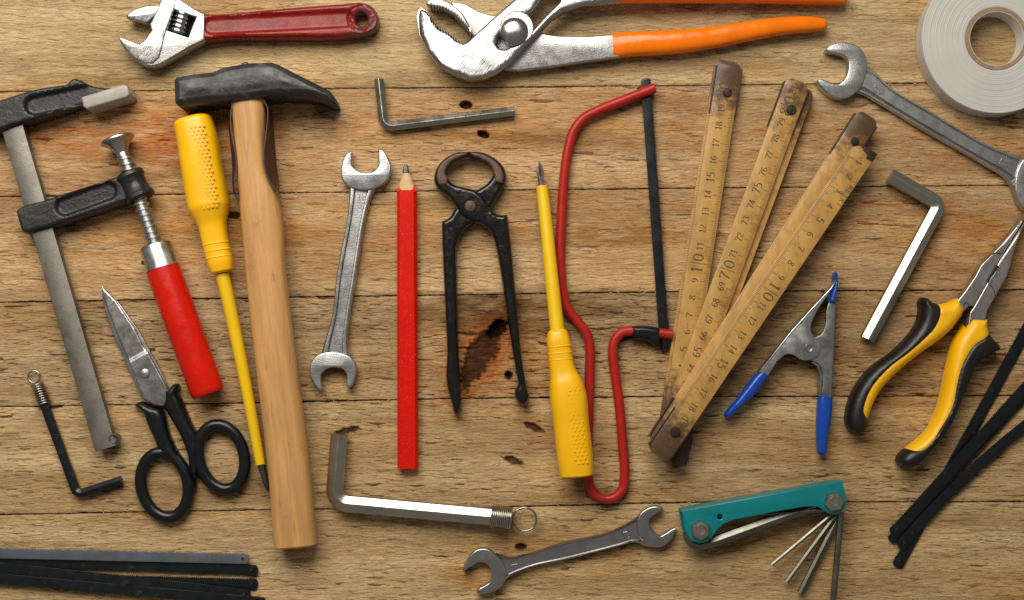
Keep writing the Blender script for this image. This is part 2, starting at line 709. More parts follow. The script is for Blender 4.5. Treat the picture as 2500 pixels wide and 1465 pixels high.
SEAMS = [
    [(-300, -32), (2800, -48)],
    [(-300, 228), (0, 223), (420, 220), (820, 215), (1300, 212), (1750, 207), (2240, 202), (2800, 198)],
    [(-300, 484), (0, 480), (750, 470), (1300, 463), (1900, 457), (2500, 452), (2800, 450)],
    [(-300, 742), (0, 738), (740, 725), (1300, 717), (1560, 713), (2500, 707), (2800, 704)],
    [(-300, 999), (0, 993), (600, 984), (1100, 973), (1560, 969), (2300, 967), (2800, 963)],
    [(-300, 1262), (0, 1257), (640, 1245), (1200, 1239), (1680, 1227), (2500, 1225), (2800, 1223)],
    [(-300, 1528), (2800, 1500)],
]
# holes, knots and torn spots: x, y, long half axis, short half axis, angle, depth
HOLES = [(1138, 256, 15, 9, 5, 22), (1181, 327, 14, 8, 15, 22), (1214, 802, 30, 16, -40, 16), (1172, 866, 86, 30, -58, 7), (1243, 915, 10, 9, 0, 20),
         (570, 525, 18, 9, 8, 8), (1303, 1043, 26, 8, 25, 7), (1252, 1124, 24, 8, 20, 8), (848, 1051, 30, 7, -12, 7), (1272, 1336, 13, 9, 0, 14), (690, 236, 14, 5, 0, 5)]
# stains of the timber itself: x, y, half sizes, colour multiplier, strength
OR, RD, DK, GY, PL, MR = (.98, .82, .62), (.95, .70, .55), (.42, .38, .34), (.62, .60, .56), (1.12, 1.12, 1.12), (.42, .26, .22)
STAINS = [
    (330, 330, 270, 60, RD, .95), (420, 370, 120, 50, RD, .6), (90, 280, 260, 60, OR, .5), (560, 300, 150, 60, OR, .8), (470, 600, 330, 70, OR, .55), (250, 430, 200, 50, OR, .35),
    (1000, 310, 240, 40, OR, .55), (1330, 335, 210, 15, DK, .35), (1650, 330, 420, 50, OR, .55), (1300, 240, 500, 20, OR, .35), (1800, 300, 300, 40, OR, .4),
    (700, 540, 520, 50, OR, .62), (1000, 590, 120, 30, RD, .5), (1500, 575, 260, 26, OR, .8), (1480, 570, 180, 14, DK, .35), (1750, 520, 250, 40, OR, .5), (2200, 555, 300, 50, OR, .75), (2250, 500, 130, 14, RD, .6), (2430, 590, 160, 70, OR, .7),
    (560, 640, 120, 40, RD, .3), (2400, 360, 300, 60, OR, .5),
    (1190, 870, 170, 130, OR, .8), (1170, 870, 130, 80, RD, .6), (1150, 760, 130, 40, GY, .85), (1190, 745, 60, 26, DK, .5), (1290, 770, 60, 50, GY, .6), (1440, 750, 90, 30, GY, .7), (1480, 790, 120, 50, GY, .45), (1570, 860, 160, 80, GY, .3),
    (880, 790, 120, 40, GY, .55), (640, 820, 220, 50, GY, .22), (300, 800, 200, 60, GY, .2), (1830, 800, 200, 90, GY, .35), (1900, 900, 250, 60, GY, .3), (2150, 850, 200, 80, GY, .25), (2280, 900, 200, 50, OR, .5),
    (540, 1190, 160, 40, GY, .4), (420, 1140, 80, 60, GY, .25), (1400, 1060, 70, 150, OR, .35), (2280, 1010, 240, 50, OR, .55), (2250, 980, 150, 20, RD, .3), (1960, 1170, 200, 40, GY, .4), (2120, 1040, 70, 60, GY, .4),
    (700, 1180, 120, 40, GY, .3), (1148, 1410, 70, 30, OR, .9), (1480, 1370, 60, 30, OR, .55), (2470, 1440, 120, 50, OR, .6), (1950, 1330, 160, 60, OR, .35), (40, 500, 160, 30, RD, .35),
    (290, 185, 90, 26, GY, .6), (1420, 115, 90, 60, GY, .35), (1180, 345, 160, 30, OR, .3), (100, 640, 200, 60, OR, .25), (1230, 1300, 130, 40, GY, .4), (540, 1290, 200, 30, OR, .2), (2430, 30, 300, 150, OR, .25),
    (1250, 40, 600, 100, PL, .5), (1300, 660, 300, 50, PL, .6), (600, 690, 600, 40, PL, .6), (1500, 420, 400, 35, PL, .6), (900, 430, 300, 35, PL, .35), (700, 1080, 700, 60, PL, .4),
]
TINT = [(1.0, 1.0, .98), (.98, .99, .92), (.98, .91, .84), (.98, .92, .84), (.88, .85, .78), (.97, .95, .85), (.97, .95, .84), (1, 1, 1)]
TORN = [1, .65, .95, .95, 1.7, 1.25, 1.0, 1]      # how far the saw tore each plank

def seam(k, x):
    s = np.array(SEAMS[k], float)
    return np.interp(x, s[:, 0], s[:, 1])

def plank_material():
    m = bpy.data.materials.new('rough_sawn_wood')
    m.use_nodes = True
    nt = m.node_tree
    N, L = nt.nodes, nt.links
    b = N['Principled BSDF']
    tc = N.new('ShaderNodeTexCoord').outputs['Object']
    inf = N.new('ShaderNodeObjectInfo')
    ad = N.new('ShaderNodeVectorMath')
    ad.operation = 'ADD'
    L.new(tc, ad.inputs[0])
    L.new(inf.outputs['Random'], ad.inputs[1])
    P = ad.outputs[0]
    # warp of the grain
    wn = N.new('ShaderNodeTexNoise')
    wm = N.new('ShaderNodeMapping')
    wm.inputs['Scale'].default_value = (1 / (70 * S), 1 / (38 * S), 1)
    L.new(P, wm.inputs[0])
    L.new(wm.outputs[0], wn.inputs['Vector'])
    wn.inputs['Scale'].default_value = 1
    wn.inputs['Detail'].default_value = 4
    wn.inputs['Roughness'].default_value = .62
    wv = N.new('ShaderNodeVectorMath')
    wv.operation = 'MULTIPLY_ADD'
    L.new(wn.outputs['Color'], wv.inputs[0])
    wv.inputs[1].default_value = (30 * S, 15 * S, 0)
    L.new(P, wv.inputs[2])
    PW = wv.outputs[0]

    def flakes(sx, sy, k):
        mp = N.new('ShaderNodeMapping')
        mp.inputs['Scale'].default_value = (1 / (sx * S), 1 / (sy * S), 1)
        mp.inputs['Location'].default_value = (k * 3.1, k * 1.7, 0)
        L.new(PW, mp.inputs[0])
        vo = N.new('ShaderNodeTexVoronoi')
        vo.voronoi_dimensions = '2D'
        vo.inputs['Scale'].default_value = 1
        vo.inputs['Randomness'].default_value = 1
        L.new(mp.outputs[0], vo.inputs['Vector'])
        s1, s2 = N.new('ShaderNodeSeparateXYZ'), N.new('ShaderNodeSeparateXYZ')
        L.new(mp.outputs[0], s1.inputs[0])
        L.new(vo.outputs['Position'], s2.inputs[0])
        return math_(nt, 'SUBTRACT', s2.outputs[1], s1.outputs[1]), vo.outputs['Color']
    d1, c1 = flakes(26, 6.5, 1)
    d2, c2 = flakes(52, 13, 2)
    rough_mask = ramp(nt, noise(nt, P, 170, 3, .55, (1, 2.2, 1)), .36, .62, .30, 1.0)
    vc = N.new('ShaderNodeAttribute')
    vc.attribute_name = 'stain'
    rough_mask = math_(nt, 'MULTIPLY', rough_mask, vc.outputs['Alpha'])
    fine = noise(nt, PW, 5.0, 4, .65, (.17, 1, 1))
    grit = noise(nt, P, 3.2, 3, .7, (.45, 1, 1))
    mid = noise(nt, PW, 24, 4, .6, (.16, 1, 1))
    s1 = N.new('ShaderNodeSeparateColor')
    L.new(c1, s1.inputs[0])
    lifted = ramp(nt, s1.outputs[0], .30, .8, .12, 1.0)         # some flakes stand up, most lie flat
    s2 = N.new('ShaderNodeSeparateColor')
    L.new(c2, s2.inputs[0])
    lifted2 = ramp(nt, s2.outputs[0], .5, .95, .05, 1.0)
    h = math_(nt, 'MULTIPLY', math_(nt, 'MULTIPLY', d1, lifted), math_(nt, 'MULTIPLY', rough_mask, 7.0))
    h = math_(nt, 'ADD', h, math_(nt, 'MULTIPLY', math_(nt, 'MULTIPLY', d2, lifted2), math_(nt, 'MULTIPLY', rough_mask, 12.0)))
    h = math_(nt, 'ADD', h, math_(nt, 'MULTIPLY', fine, 3.2))
    h = math_(nt, 'ADD', h, math_(nt, 'MULTIPLY', grit, 2.4))
    h = math_(nt, 'ADD', h, math_(nt, 'MULTIPLY', mid, 4.0))
    bn = N.new('ShaderNodeBump')
    bn.inputs['Strength'].default_value = 1.0
    bn.inputs['Distance'].default_value = S
    L.new(h, bn.inputs['Height'])
    L.new(bn.outputs[0], b.inputs['Normal'])
    # colour of the timber
    band = noise(nt, PW, 60, 5, .6, (.07, 1, 1))
    c = mixc(nt, ramp(nt, band, .30, .70, 0, 1), (.375, .250, .132), (.62, .465, .282))
    amber = ramp(nt, noise(nt, PW, 150, 4, .6, (.32, 1, 1)), .45, .66, 0, .5)
    c = mixc(nt, amber, c, mixc(nt, 1.0, c, (1.0, .79, .55), 'MULTIPLY'))
    grime = ramp(nt, noise(nt, PW, 75, 5, .68, (.42, 1, 1)), .52, .72, 0, .62)
    c = mixc(nt, grime, c, mixc(nt, 1.0, c, (.60, .56, .52), 'MULTIPLY'))
    tornband = ramp(nt, noise(nt, PW, 34, 4, .6, (.30, 1, 1)), .60, .74, 0, .35)
    c = mixc(nt, tornband, c, mixc(nt, 1.0, c, (.58, .48, .40), 'MULTIPLY'))
    c = mixc(nt, ramp(nt, fine, .35, .58, .42, 0), c, (.25, .15, .075))
    # pores and torn fibres hold dark dust
    tear = math_(nt, 'MULTIPLY', math_(nt, 'MULTIPLY', ramp(nt, d1, .24, .52, 0, .9), lifted), rough_mask)
    c = mixc(nt, tear, c, (.135, .068, .026))
    tear2 = math_(nt, 'MULTIPLY', math_(nt, 'MULTIPLY', ramp(nt, d2, .32, .52, 0, .95), lifted2), rough_mask)
    c = mixc(nt, tear2, c, (.10, .05, .02))
    c = mixc(nt, ramp(nt, noise(nt, P, 9, 3, .6, (.3, 1, 1)), .60, .72, 0, .65), c, (.13, .068, .027))
    c = mixc(nt, ramp(nt, noise(nt, P, 15, 4, .6, (.25, 1, 1)), .60, .74, 0, .4), c, (.62, .47, .29))
    # grey mould specks
    c = mixc(nt, math_(nt, 'MULTIPLY', ramp(nt, noise(nt, P, 30, 6, .7, (.5, 1, 1)), .60, .72, 0, .55), ramp(nt, noise(nt, P, 260, 2, .5), .5, .66, 0, 1)), c, (.10, .09, .07))
    c = mixc(nt, 1.0, c, vc.outputs['Color'], 'MULTIPLY')
    L.new(c, b.inputs['Base Color'])
    b.inputs['Roughness'].default_value = .82
    b.inputs['Specular IOR Level'].default_value = .12
    return m

def build_bench():
    wood = plank_material()
    base = pbr('dark_backing', (.05, .035, .02), .9)  # dark slab added under the planks against light leaking through the joints
    v = [(-310, -310, -60), (2810, -310, -60), (2810, 1790, -60), (-310, 1790, -60)]
    v += [(x, y, -80) for x, y, _ in v]
    mb = mesh(v, [(0, 1, 2, 3), (4, 5, 6, 7), (0, 1, 5, 4), (1, 2, 6, 5), (2, 3, 7, 6), (3, 0, 4, 7)], range(6))
    org = np.array([0, 0, -80 * S])
    top = link_mesh('table_top', mb, base, org)
    top.location = org
    top['kind'] = 'structure'
    for k in range(len(SEAMS) + 1):
        inner = 1 <= k <= len(SEAMS) - 1
        st = 3.0 if inner else 16.0
        xs = np.r_[np.arange(-300, -20, 20), np.arange(-20, 2520, st), np.arange(2520, 2801, 20)]
        ya = seam(k - 1, xs) if k > 0 else np.full(len(xs), -300.0)
        yb = seam(k, xs) if k < len(SEAMS) else np.full(len(xs), 1780.0)
        # sawn edges wander a little and leave an open joint
        ya = ya + .3 + 1.8 * fbm(xs / 60, xs * 0 + k, 11 + k)**2 + 1.2 * vnoise(xs / 7, xs * 0, 50 + k)
        yb = yb - .2 - 1.8 * fbm(xs / 75, xs * 0 + k, 71 + k)**2 - 1.2 * vnoise(xs / 8, xs * 0, 90 + k)
        rows = int(np.mean(yb - ya) / st)
        t = np.r_[0, np.linspace(.4 / rows, 1 - .4 / rows, rows), 1]
        X = np.repeat(xs[None], len(t), 0)
        Y = ya[None] + (yb - ya)[None] * t[:, None]
        Z = 1.6 * (fbm(X / 130, Y / 22, 5 + k) - .5) + 1.2 * (fbm(X / 30, Y / 6, 25 + k, 3) - .5) - 1.0
        # worn arrises
        de = np.minimum(Y - ya[None], yb[None] - Y)
        Z -= 2.0 * np.exp(-(de / 1.8)**2)
        C = np.ones(X.shape + (3,)) * np.array(TINT[k])
        wob = fbm(X / 55, Y / 16, 300 + k, 5)
        for (sx, sy, ax, ay, cm, stg) in STAINS:
            q = ((X - sx) / ax)**2 + ((Y - sy) / ay)**2
            mk = np.clip(stg * 1.5 * np.exp(-q * 1.1) * (.25 + 1.5 * sstep(.3, .7, wob)), 0, min(1, stg * 1.2))[..., None]
            C = C * (1 - mk + mk * np.array(cm))
        for hi_, (hx, hy, a, b_, an, dep) in enumerate(HOLES):
            if abs(hy - Y.mean()) > 260:
                continue
            ca, sa = math.cos(math.radians(an)), math.sin(math.radians(an))
            u_ = ((X - hx) * ca + (Y - hy) * sa) / a
            v_ = (-(X - hx) * sa + (Y - hy) * ca) / b_
            q = np.sqrt(u_**2 + v_**2) + .7 * (fbm(X / 9, Y / 6, 700 + hi_) - .5) + (.55 * (fbm(X / 26, Y / 20, 720 + hi_) - .5) if a > 50 else 0)
            dep_ = sstep(1.1, .75, q)
            Z -= dep * dep_ * (.6 + .8 * fbm(X / 7, Y / 5, 800 + hi_))
            big = a > 50
            dark = np.array((.10, .065, .065)) if big else np.array((.16, .12, .09))
            m_ = (sstep(1.25, .9, q) * (.96 if big else .95))[..., None]
            C = C * (1 - m_ + m_ * dark)
            if big:      # growth rings pushed aside by the knot
                ringp = .5 + .5 * np.sin(q * 11 + 5 * fbm(X / 40, Y / 40, 900))
                om = (sstep(2.1, 1.15, q) * sstep(.9, 1.1, q) * .6)[..., None]
                C = C * (1 - om + om * np.array((1.0, .68, .46)))
                C = C * (1 + ((sstep(1.0, .8, q) * sstep(.52, .7, fbm(X / 14, Y / 10, 950))) * .5)[..., None] * np.array((1.0, .8, .6)))
                rm = (sstep(4.2, 1.2, q) * sstep(.95, 1.1, q) * ringp**2 * .5)[..., None]
                C = C * (1 - rm + rm * np.array((.62, .36, .22)))
            halo = (sstep(2.2, 1.0, q) * .35)[..., None]
            C = C * (1 - halo + halo * np.array((.8, .6, .45)))
        # sides of the plank: fold the outer rows down
        V = np.stack([X, Y, Z], 2)
        top_side, bot_side = V[:1].copy(), V[-1:].copy()
        top_side[..., 2] = -58
        bot_side[..., 2] = -58
        V = np.concatenate([top_side, V, bot_side], 0)
        C = np.concatenate([C[:1], C, C[-1:]], 0)
        R, Q = V.shape[:2]
        me = bpy.data.meshes.new('plank')
        co_ = V.reshape(-1, 3)
        co_ = np.stack([(co_[:, 0] - CX) * S, -(co_[:, 1] - CY) * S, co_[:, 2] * S], 1) - org
        idx = np.arange(R * Q).reshape(R, Q)
        F = np.stack([idx[:-1, :-1], idx[1:, :-1], idx[1:, 1:], idx[:-1, 1:]], -1).reshape(-1, 4)
        me.vertices.add(len(co_))
        me.vertices.foreach_set('co', co_.astype(np.float32).ravel())
        me.loops.add(F.size)
        me.loops.foreach_set('vertex_index', F.astype(np.int32).ravel())
        me.polygons.add(len(F))
        me.polygons.foreach_set('loop_start', np.arange(0, F.size, 4, dtype=np.int32))
        me.polygons.foreach_set('use_smooth', np.ones(len(F), bool))
        me.update()
        me.validate()
        at = me.attributes.new('stain', 'FLOAT_COLOR', 'POINT')
        at.data.foreach_set('color', np.c_[C.reshape(-1, 3), np.full(R * Q, TORN[k])].astype(np.float32).ravel())
        me.set_sharp_from_angle(angle=math.radians(70))
        me.materials.append(wood)
        o = bpy.data.objects.new('plank', me)
        col.objects.link(o)
        o.parent = top
build_bench()

def frayed_fibres():
    """hair-thin slivers torn loose along the sawn edges"""
    rg = np.random.RandomState(4)
    out = []
    for i in range(230):
        x = rg.uniform(-10, 2510)
        y = seam(rg.randint(1, 6), x) + rg.normal(0, 3.5) if i < 170 else rg.uniform(10, 1455)
        L, a, cv = rg.uniform(5, 15), rg.normal(0, .5) + (math.pi if rg.rand() < .5 else 0), rg.normal(0, 1.1)
        t = np.linspace(0, 1, 7)
        P = np.stack([x + L * np.cumsum(np.cos(a + cv * t)) / 7, y + L * np.cumsum(np.sin(a + cv * t)) / 7, .8 + 3.5 * t * (1 - t) + rg.uniform(0, 2) * t], 1)
        out.append(tube(P, rg.uniform(.35, .6), 5))
    o = Thing('wood_fibres', 'pale frayed wood fibres along the plank joints', 'wood fibres')
    o.add('fibre', join(out), pbr('loose_fibre', (.62, .45, .25), .8, 0, .2, 60))
    o.done()['kind'] = 'stuff'
frayed_fibres()

# ================================================================== materials of the tools
WHT = (.75, .74, .70)
satin = pbr('satin_plated_steel', (.45, .455, .46), .33, 1, .10, 40, .30, 2.8, rvar=.05, bdet=2)
satin_dark = pbr('satin_drop_forged_steel', (.47, .475, .48), .33, 1, .08, 40, .28, 2.8, rvar=.05, bdet=2)
chrome = pbr('polished_chrome', (.42, .42, .425), .24, 1, .14, 34, .30, 2.6, bstretch=(1, .12, 1), vstretch=(1, .3, 1), rot=math.radians(35), rvar=.08, spots=[((.24, .24, .25), 30, .54, .70, .6, .3)], big=2.2, bigs=75)
chrome_dark = pbr('dark_chrome', (.40, .405, .41), .24, 1, .06, 40, .08, 3, rvar=.05)
chrome_rough = pbr('cast_chrome', (.42, .42, .415), .34, 1, .12, 40, .42, 3.4, rvar=.08)
nickel = pbr('nickel_steel', (.36, .34, .285), .27, 1, .12, 50, .10, 3, rvar=.07, spots=[((.16, .14, .10), 30, .62, .72, .5, .5)])
nickel_bright = pbr('bright_nickel', (.45, .43, .37), .27, 1, .06, 50, .12, 2.6, rvar=.05)
key_steel = pbr('key_steel', (.19, .18, .15), .38, 1, .12, 50, .10, 3, rvar=.06)
bar_steel = pbr('brushed_bar_steel', (.22, .205, .18), .50, 1, .12, 60, .25, 4, rvar=.07, spots=[((.10, .09, .075), 24, .6, .72, .5, .6)])
blade_steel = pbr('scissor_steel', (.42, .41, .40), .28, 1, .06, 60, .05, 3, rvar=.08, spots=[((.20, .19, .18), 40, .58, .76, .35, .4)])
black_paint = pbr('worn_black_paint', (.011, .012, .013), .40, 0, .35, 40, .9, 9, rvar=.12, spots=[((.085, .065, .035), 34, .58, .72, .7, .7), ((.15, .14, .13), 9, .70, .76, .6, .6)], big=1.0, bigs=30)
hammer_paint = pbr('scuffed_black_lacquer', (.018, .019, .021), .42, 0, .3, 60, .8, 7, rvar=.12, spots=[((.085, .085, .088), 44, .50, .70, .7, .52), ((.010, .009, .008), 26, .6, .70, .7, .35), ((.35, .34, .32), 5, .74, .78, .5, .6)], big=.8, bigs=40)
gloss_black = pbr('glossy_black_enamel', (.004, .004, .004), .24, 0, .2, 40, .9, 12, rvar=.08, spec=.4, spots=[((.09, .08, .06), 10, .70, .76, .5, .6)], big=1.0, bigs=26, coat=.2)
jaw_rust = pbr('browned_steel', (.105, .060, .040), .50, .4, .25, 30, .6, 6, spots=[((.03, .022, .018), 14, .58, .7, .7, .6)])
black_plastic = pbr('black_plastic', (.004, .005, .007), .27, 0, .15, 40, .22, 8, rvar=.06, spec=.4, spots=[((.05, .05, .05), 14, .66, .76, .35, .5)])
soft_black = pbr('soft_black_rubber', (.006, .006, .006), .42, 0, .12, 60, .12, 5, rvar=.05)
saw_black = pbr('blued_saw_steel', (.010, .012, .015), .30, .4, .2, 50, .12, 4, rvar=.06, spots=[((.05, .05, .055), 30, .58, .72, .6, .45)])
saw_grey = pbr('grey_saw_steel', (.20, .225, .255), .34, .75, .10, 60, .12, 4, rvar=.05, spots=[((.06, .07, .10), 16, .66, .74, .7, .5)])
red_dip = pbr('worn_red_dip', (.21, .007, .005), .30, 0, .18, 50, .25, 7, rvar=.10, spec=.35, spots=[((.10, .03, .028), 26, .64, .74, .45, .5), ((.45, .22, .18), 6, .76, .80, .5, .6)], wear=(.12, .045, .045))
red_lacquer = pbr('red_lacquered_wood', (.60, .008, .001), .32, 0, .10, 60, .35, 9, rvar=.10, spec=.3, spots=[((.22, .03, .012), 18, .62, .72, .7, .5), ((.70, .20, .10), 5, .69, .75, .5, .6), ((.70, .40, .18), 9, .77, .80, .7, .6)], big=1.0, bigs=40)
red_enamel = pbr('red_enamel_rod', (.36, .016, .009), .34, 0, .10, 40, .25, 6, rvar=.08, spec=.3, spots=[((.14, .03, .025), 14, .66, .74, .6, .5), ((.55, .30, .24), 4, .77, .80, .6, .6)])
red_pencil = pbr('red_pencil_paint', (.60, .007, .001), .36, 0, .05, 60, .10, 5, rvar=.05, spec=.18, spots=[((.80, .25, .20), 3.4, .62, .70, .6, .5)])
orange = pbr('orange_vinyl_dip', (.82, .17, .000), .19, 0, .05, 90, .12, 9, rvar=.05, spec=.4, spots=[((.45, .07, .005), 10, .76, .82, .6, .5)], big=2.0, bigs=70)
yellow = pbr('yellow_plastic', (.88, .47, .002), .30, 0, .03, 90, .10, 6, rvar=.05, spots=[((.55, .27, .01), 22, .64, .76, .35, .5)])
yellow_deep = pbr('yellow_dot_shade', (.80, .37, .002), .34, 0, .05, 60)  # deeper yellow paints the shade of recessed dots onto raised pips
yellow_shaft = pbr('yellow_sleeve', (.80, .50, .004), .34, 0, .04, 70, .10, 5, rvar=.05)
yellow_grip = pbr('yellow_grip', (.88, .47, .004), .34, 0, .04, 70, .10, 5, rvar=.05)
blue_vinyl = pbr('blue_vinyl_dip', (.004, .055, .36), .27, 0, .12, 60, .2, 7, rvar=.06, big=1.0, bigs=30)
zinc = pbr('zinc_plated_sheet', (.50, .52, .51), .33, 1, .12, 50, .08, 4, rvar=.09, spots=[((.36, .37, .37), 40, .55, .75, .4, .4)])
zinc_dark = pbr('dull_zinc_sheet', (.33, .345, .335), .38, 1, .12, 50, .08, 4, rvar=.09, spots=[((.25, .26, .26), 40, .55, .75, .4, .42)])
teal = pbr('teal_enamel', (.0, .185, .205), .28, 0, .06, 70, .08, 5, rvar=.05, spots=[((.20, .36, .36), 4, .70, .75, .6, .5), ((.0, .09, .10), 40, .6, .76, .4, .4)])
grey_pad = pbr('cloudy_plastic', (.34, .315, .27), .38, 0, .12, 40, .15, 6)
handle_wood = pbr('hammer_handle_beech', (.53, .285, .10), .42, 0, .16, 16, .30, 4, bstretch=(1, .06, 1), vstretch=(1, .07, 1), rot=math.radians(-6.5), rvar=.06, spots=[((.30, .15, .05), 60, .58, .74, .5, None), ((.26, .12, .035), -7, .60, .70, .55, None), ((.62, .38, .17), -12, .62, .74, .5, None), ((.20, .10, .04), 90, .66, .80, .5, .6)])
cone_wood = pbr('pencil_wood', (.60, .38, .18), .6, 0, .12, 8, .3, 3, bstretch=(1, .1, 1), vstretch=(1, .15, 1))
lead = pbr('graphite', (.06, .06, .065), .35, .3, .2, 20)
rule_wood = pbr('varnished_rule_wood', (.47, .265, .070), .38, 0, .15, 26, .18, 4, bstretch=(1, .2, 1), vstretch=(1, .3, 1), rvar=.06, spots=[((.24, .10, .022), 60, .52, .72, .6, None), ((.16, .07, .02), -9, .60, .72, .4, None), ((.55, .50, .42), 16, .73, .77, .8, .7)], wear=(.062, .030, .014))
rule_edge = pbr('rule_wood_pale', (.48, .265, .085), .42, 0, .15, 26, .18, 4, rvar=.06, wear=(.075, .032, .014))
ink = pbr('dark_print', (.085, .047, .018), .6, 0, .2, 10)
hinge_dark = pbr('browned_hinge_metal', (.045, .026, .020), .40, .5, .25, 20, .3, 4, spots=[((.14, .12, .10), 12, .64, .74, .5, .5)])
strap_metal = pbr('browned_strap', (.055, .026, .026), .42, .5, .2, 40, .3, 5)
tape_white = pbr('white_foam_tape', (.50, .497, .47), .5, 0, .03, 60, .12, 4, rvar=.04)
tape_side = pbr('tape_backing', (.50, .46, .43), .34, 0, .03, 60)
card = pbr('cardboard_core', (.29, .195, .115), .85, 0, .15, 20, .4, 4, spots=[((.13, .09, .05), 7, .62, .72, .5, None)])
liner = pbr('paper_liner', (.60, .58, .54), .5, 0, .04, 50)
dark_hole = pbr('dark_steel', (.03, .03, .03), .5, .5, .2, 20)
tip_steel = pbr('tip_steel', (.55, .53, .50), .18, 1, .1, 20)
tip_dark = pbr('blackened_tip', (.08, .075, .07), .32, .8, .2, 20)

# ================================================================== open-end wrenches
I_SEC = np.array([(-.80, 0), (-.97, .25), (-1, .5), (-.95, .78), (-.84, .95), (-.70, 1.0), (-.58, .98), (-.50, .64), (-.46, .60), (.46, .60), (.50, .64), (.58, .98), (.70, 1.0), (.84, .95), (.95, .78), (1, .5), (.97, .25), (.80, 0)])
P_SEC = np.array([(-.80, 0), (-.97, .2), (-1, .45), (-.95, .66), (-.86, .84), (-.76, .84), (-.66, .60), (-.60, .60), (-.52, .92), (-.48, 1.0), (.48, 1.0), (.52, .92), (.60, .60), (.66, .60), (.76, .84), (.86, .84), (.95, .66), (1, .45), (.97, .2), (.80, 0)])
R_SEC = np.array([(-.80, 0), (-1, .25), (-1, .62), (-.93, .86), (-.84, 1.0), (-.80, .99), (-.70, .78), (.66, .78), (.76, .99), (.82, 1.0), (.92, .84), (1, .62), (1, .25), (.80, 0)])

def wrench(label, head1, head2, left, right, sec, mat, marks, zs=(3, 24), zh=(0, 29), open_=(True, True), group='open-end wrenches'):
    T = Thing('open_end_wrench', label, 'wrench', group)
    L_, R_ = np.array(left, float), np.array(right, float)
    c = (L_ + R_) / 2
    tn = np.gradient(c, axis=0)
    tn /= np.linalg.norm(tn, axis=1)[:, None]
    nn = np.stack([-tn[:, 1], tn[:, 0]], 1)
    hw = np.abs(np.sum((R_ - L_) * nn, 1)) / 2
    shank = T.add('shank', sweep(c, hw, zs[1] - zs[0], zs[0], sec, 8, angle=24), mat)
    for hd in (head1, head2):
        T.add('jaw_head', prism(hd, zh[0], zh[1], 3.5, smooth=5, angle=40), mat)
    for (txt, p, d, h) in marks:
        zt = zs[0] + (zs[1] - zs[0]) * (.60 if sec is I_SEC else 1.0 if sec is P_SEC else .78)
        T.add('stamped_number', letters(txt, U(p, zt), d, h, lambda A, zt=zt: np.full(len(A), zt + 1.5), .045, .045, .62, 1.6), mat, under=shank)
    return T.done()

def head(tipA, outer, tipB, inner):
    return [tipA] + outer + [tipB] + inner

wrench('grey open-end wrench marked 15 and 14 standing beside the red pencil',
       [(858, 369), (852, 371), (845, 377), (834, 401), (832, 423), (838, 443), (858, 458), (888, 464), (919, 458), (941, 445), (953, 423), (955, 405), (949, 388), (938, 370), (929, 363), (924, 365), (923, 385), (923, 407), (912, 418), (890, 422), (871, 416), (860, 405), (860, 385)],
       [(783, 956), (776, 950), (766, 938), (755, 908), (757, 890), (773, 868), (801, 859), (827, 861), (853, 870), (867, 888), (870, 908), (864, 929), (856, 945), (851, 948), (847, 944), (846, 930), (846, 916), (838, 903), (818, 897), (797, 901), (785, 912), (784, 930), (785, 950)],
       [(852, 440), (854, 466), (854, 493), (827, 646), (806, 798), (795, 833), (784, 872)], [(930, 440), (913, 472), (899, 523), (871, 689), (854, 798), (852, 833), (856, 872)],
       I_SEC, satin, [('15', (882, 487), (1, .1), 16), ('14', (823, 833), (-1, -.08), 15)])
wrench('silver open-end wrench marked 17 lying under the tape roll',
       [(2016, 122), (2024, 113), (2034, 107), (2066, 103), (2095, 112), (2111, 131), (2118, 156), (2114, 185), (2102, 213), (2084, 231), (2056, 242), (2031, 235), (2010, 218), (1999, 204), (1996, 197), (2003, 193), (2022, 198), (2048, 205), (2063, 192), (2072, 167), (2070, 146), (2062, 137), (2040, 130), (2020, 126)],
       [(2520, 378), (2500, 388), (2486, 410), (2479, 440), (2482, 475), (2492, 500), (2515, 520), (2550, 528), (2590, 515), (2620, 490), (2600, 485), (2565, 492), (2540, 480), (2532, 450), (2545, 425), (2575, 412), (2610, 410), (2600, 395), (2560, 375)],
       [(2108, 165), (2127, 174), (2155, 201), (2280, 280), (2432, 366), (2470, 379), (2510, 384)], [(2086, 228), (2107, 237), (2130, 249), (2238, 314), (2404, 409), (2448, 436), (2482, 476)],
       P_SEC, satin_dark, [('17', (2140, 219), (.55, -.83), 16), ('19', (2449, 398), (-.5, .85), 15)], zs=(3, 23))
wrench('dark chrome open-end wrench with bright edges next to the teal case',
       [(1130, 1394), (1131, 1385), (1135, 1377), (1146, 1358), (1162, 1343), (1179, 1339), (1197, 1343), (1211, 1354), (1228, 1372), (1235, 1393), (1235, 1412), (1226, 1430), (1209, 1443), (1188, 1449), (1168, 1449), (1163, 1445), (1167, 1439), (1182, 1430), (1196, 1420), (1200, 1405), (1196, 1386), (1186, 1376), (1170, 1373), (1150, 1384), (1136, 1392)],
       [(1619, 1240), (1612, 1237), (1596, 1236), (1578, 1242), (1562, 1256), (1555, 1277), (1558, 1303), (1569, 1321), (1585, 1333), (1606, 1337), (1624, 1331), (1641, 1314), (1653, 1294), (1650, 1289), (1645, 1290), (1628, 1300), (1613, 1309), (1599, 1300), (1587, 1282), (1586, 1267), (1594, 1260), (1608, 1251), (1618, 1244)],
       [(1204, 1350), (1248, 1357), (1286, 1350), (1378, 1321), (1517, 1286), (1545, 1270), (1566, 1248)], [(1232, 1420), (1250, 1401), (1276, 1389), (1378, 1366), (1494, 1337), (1540, 1326), (1590, 1334)],
       R_SEC, chrome_dark, [('13', (1256, 1374), (-.2, -.97), 17), ('12', (1529, 1304), (.2, .97), 16)], zs=(2, 22), zh=(0, 25))

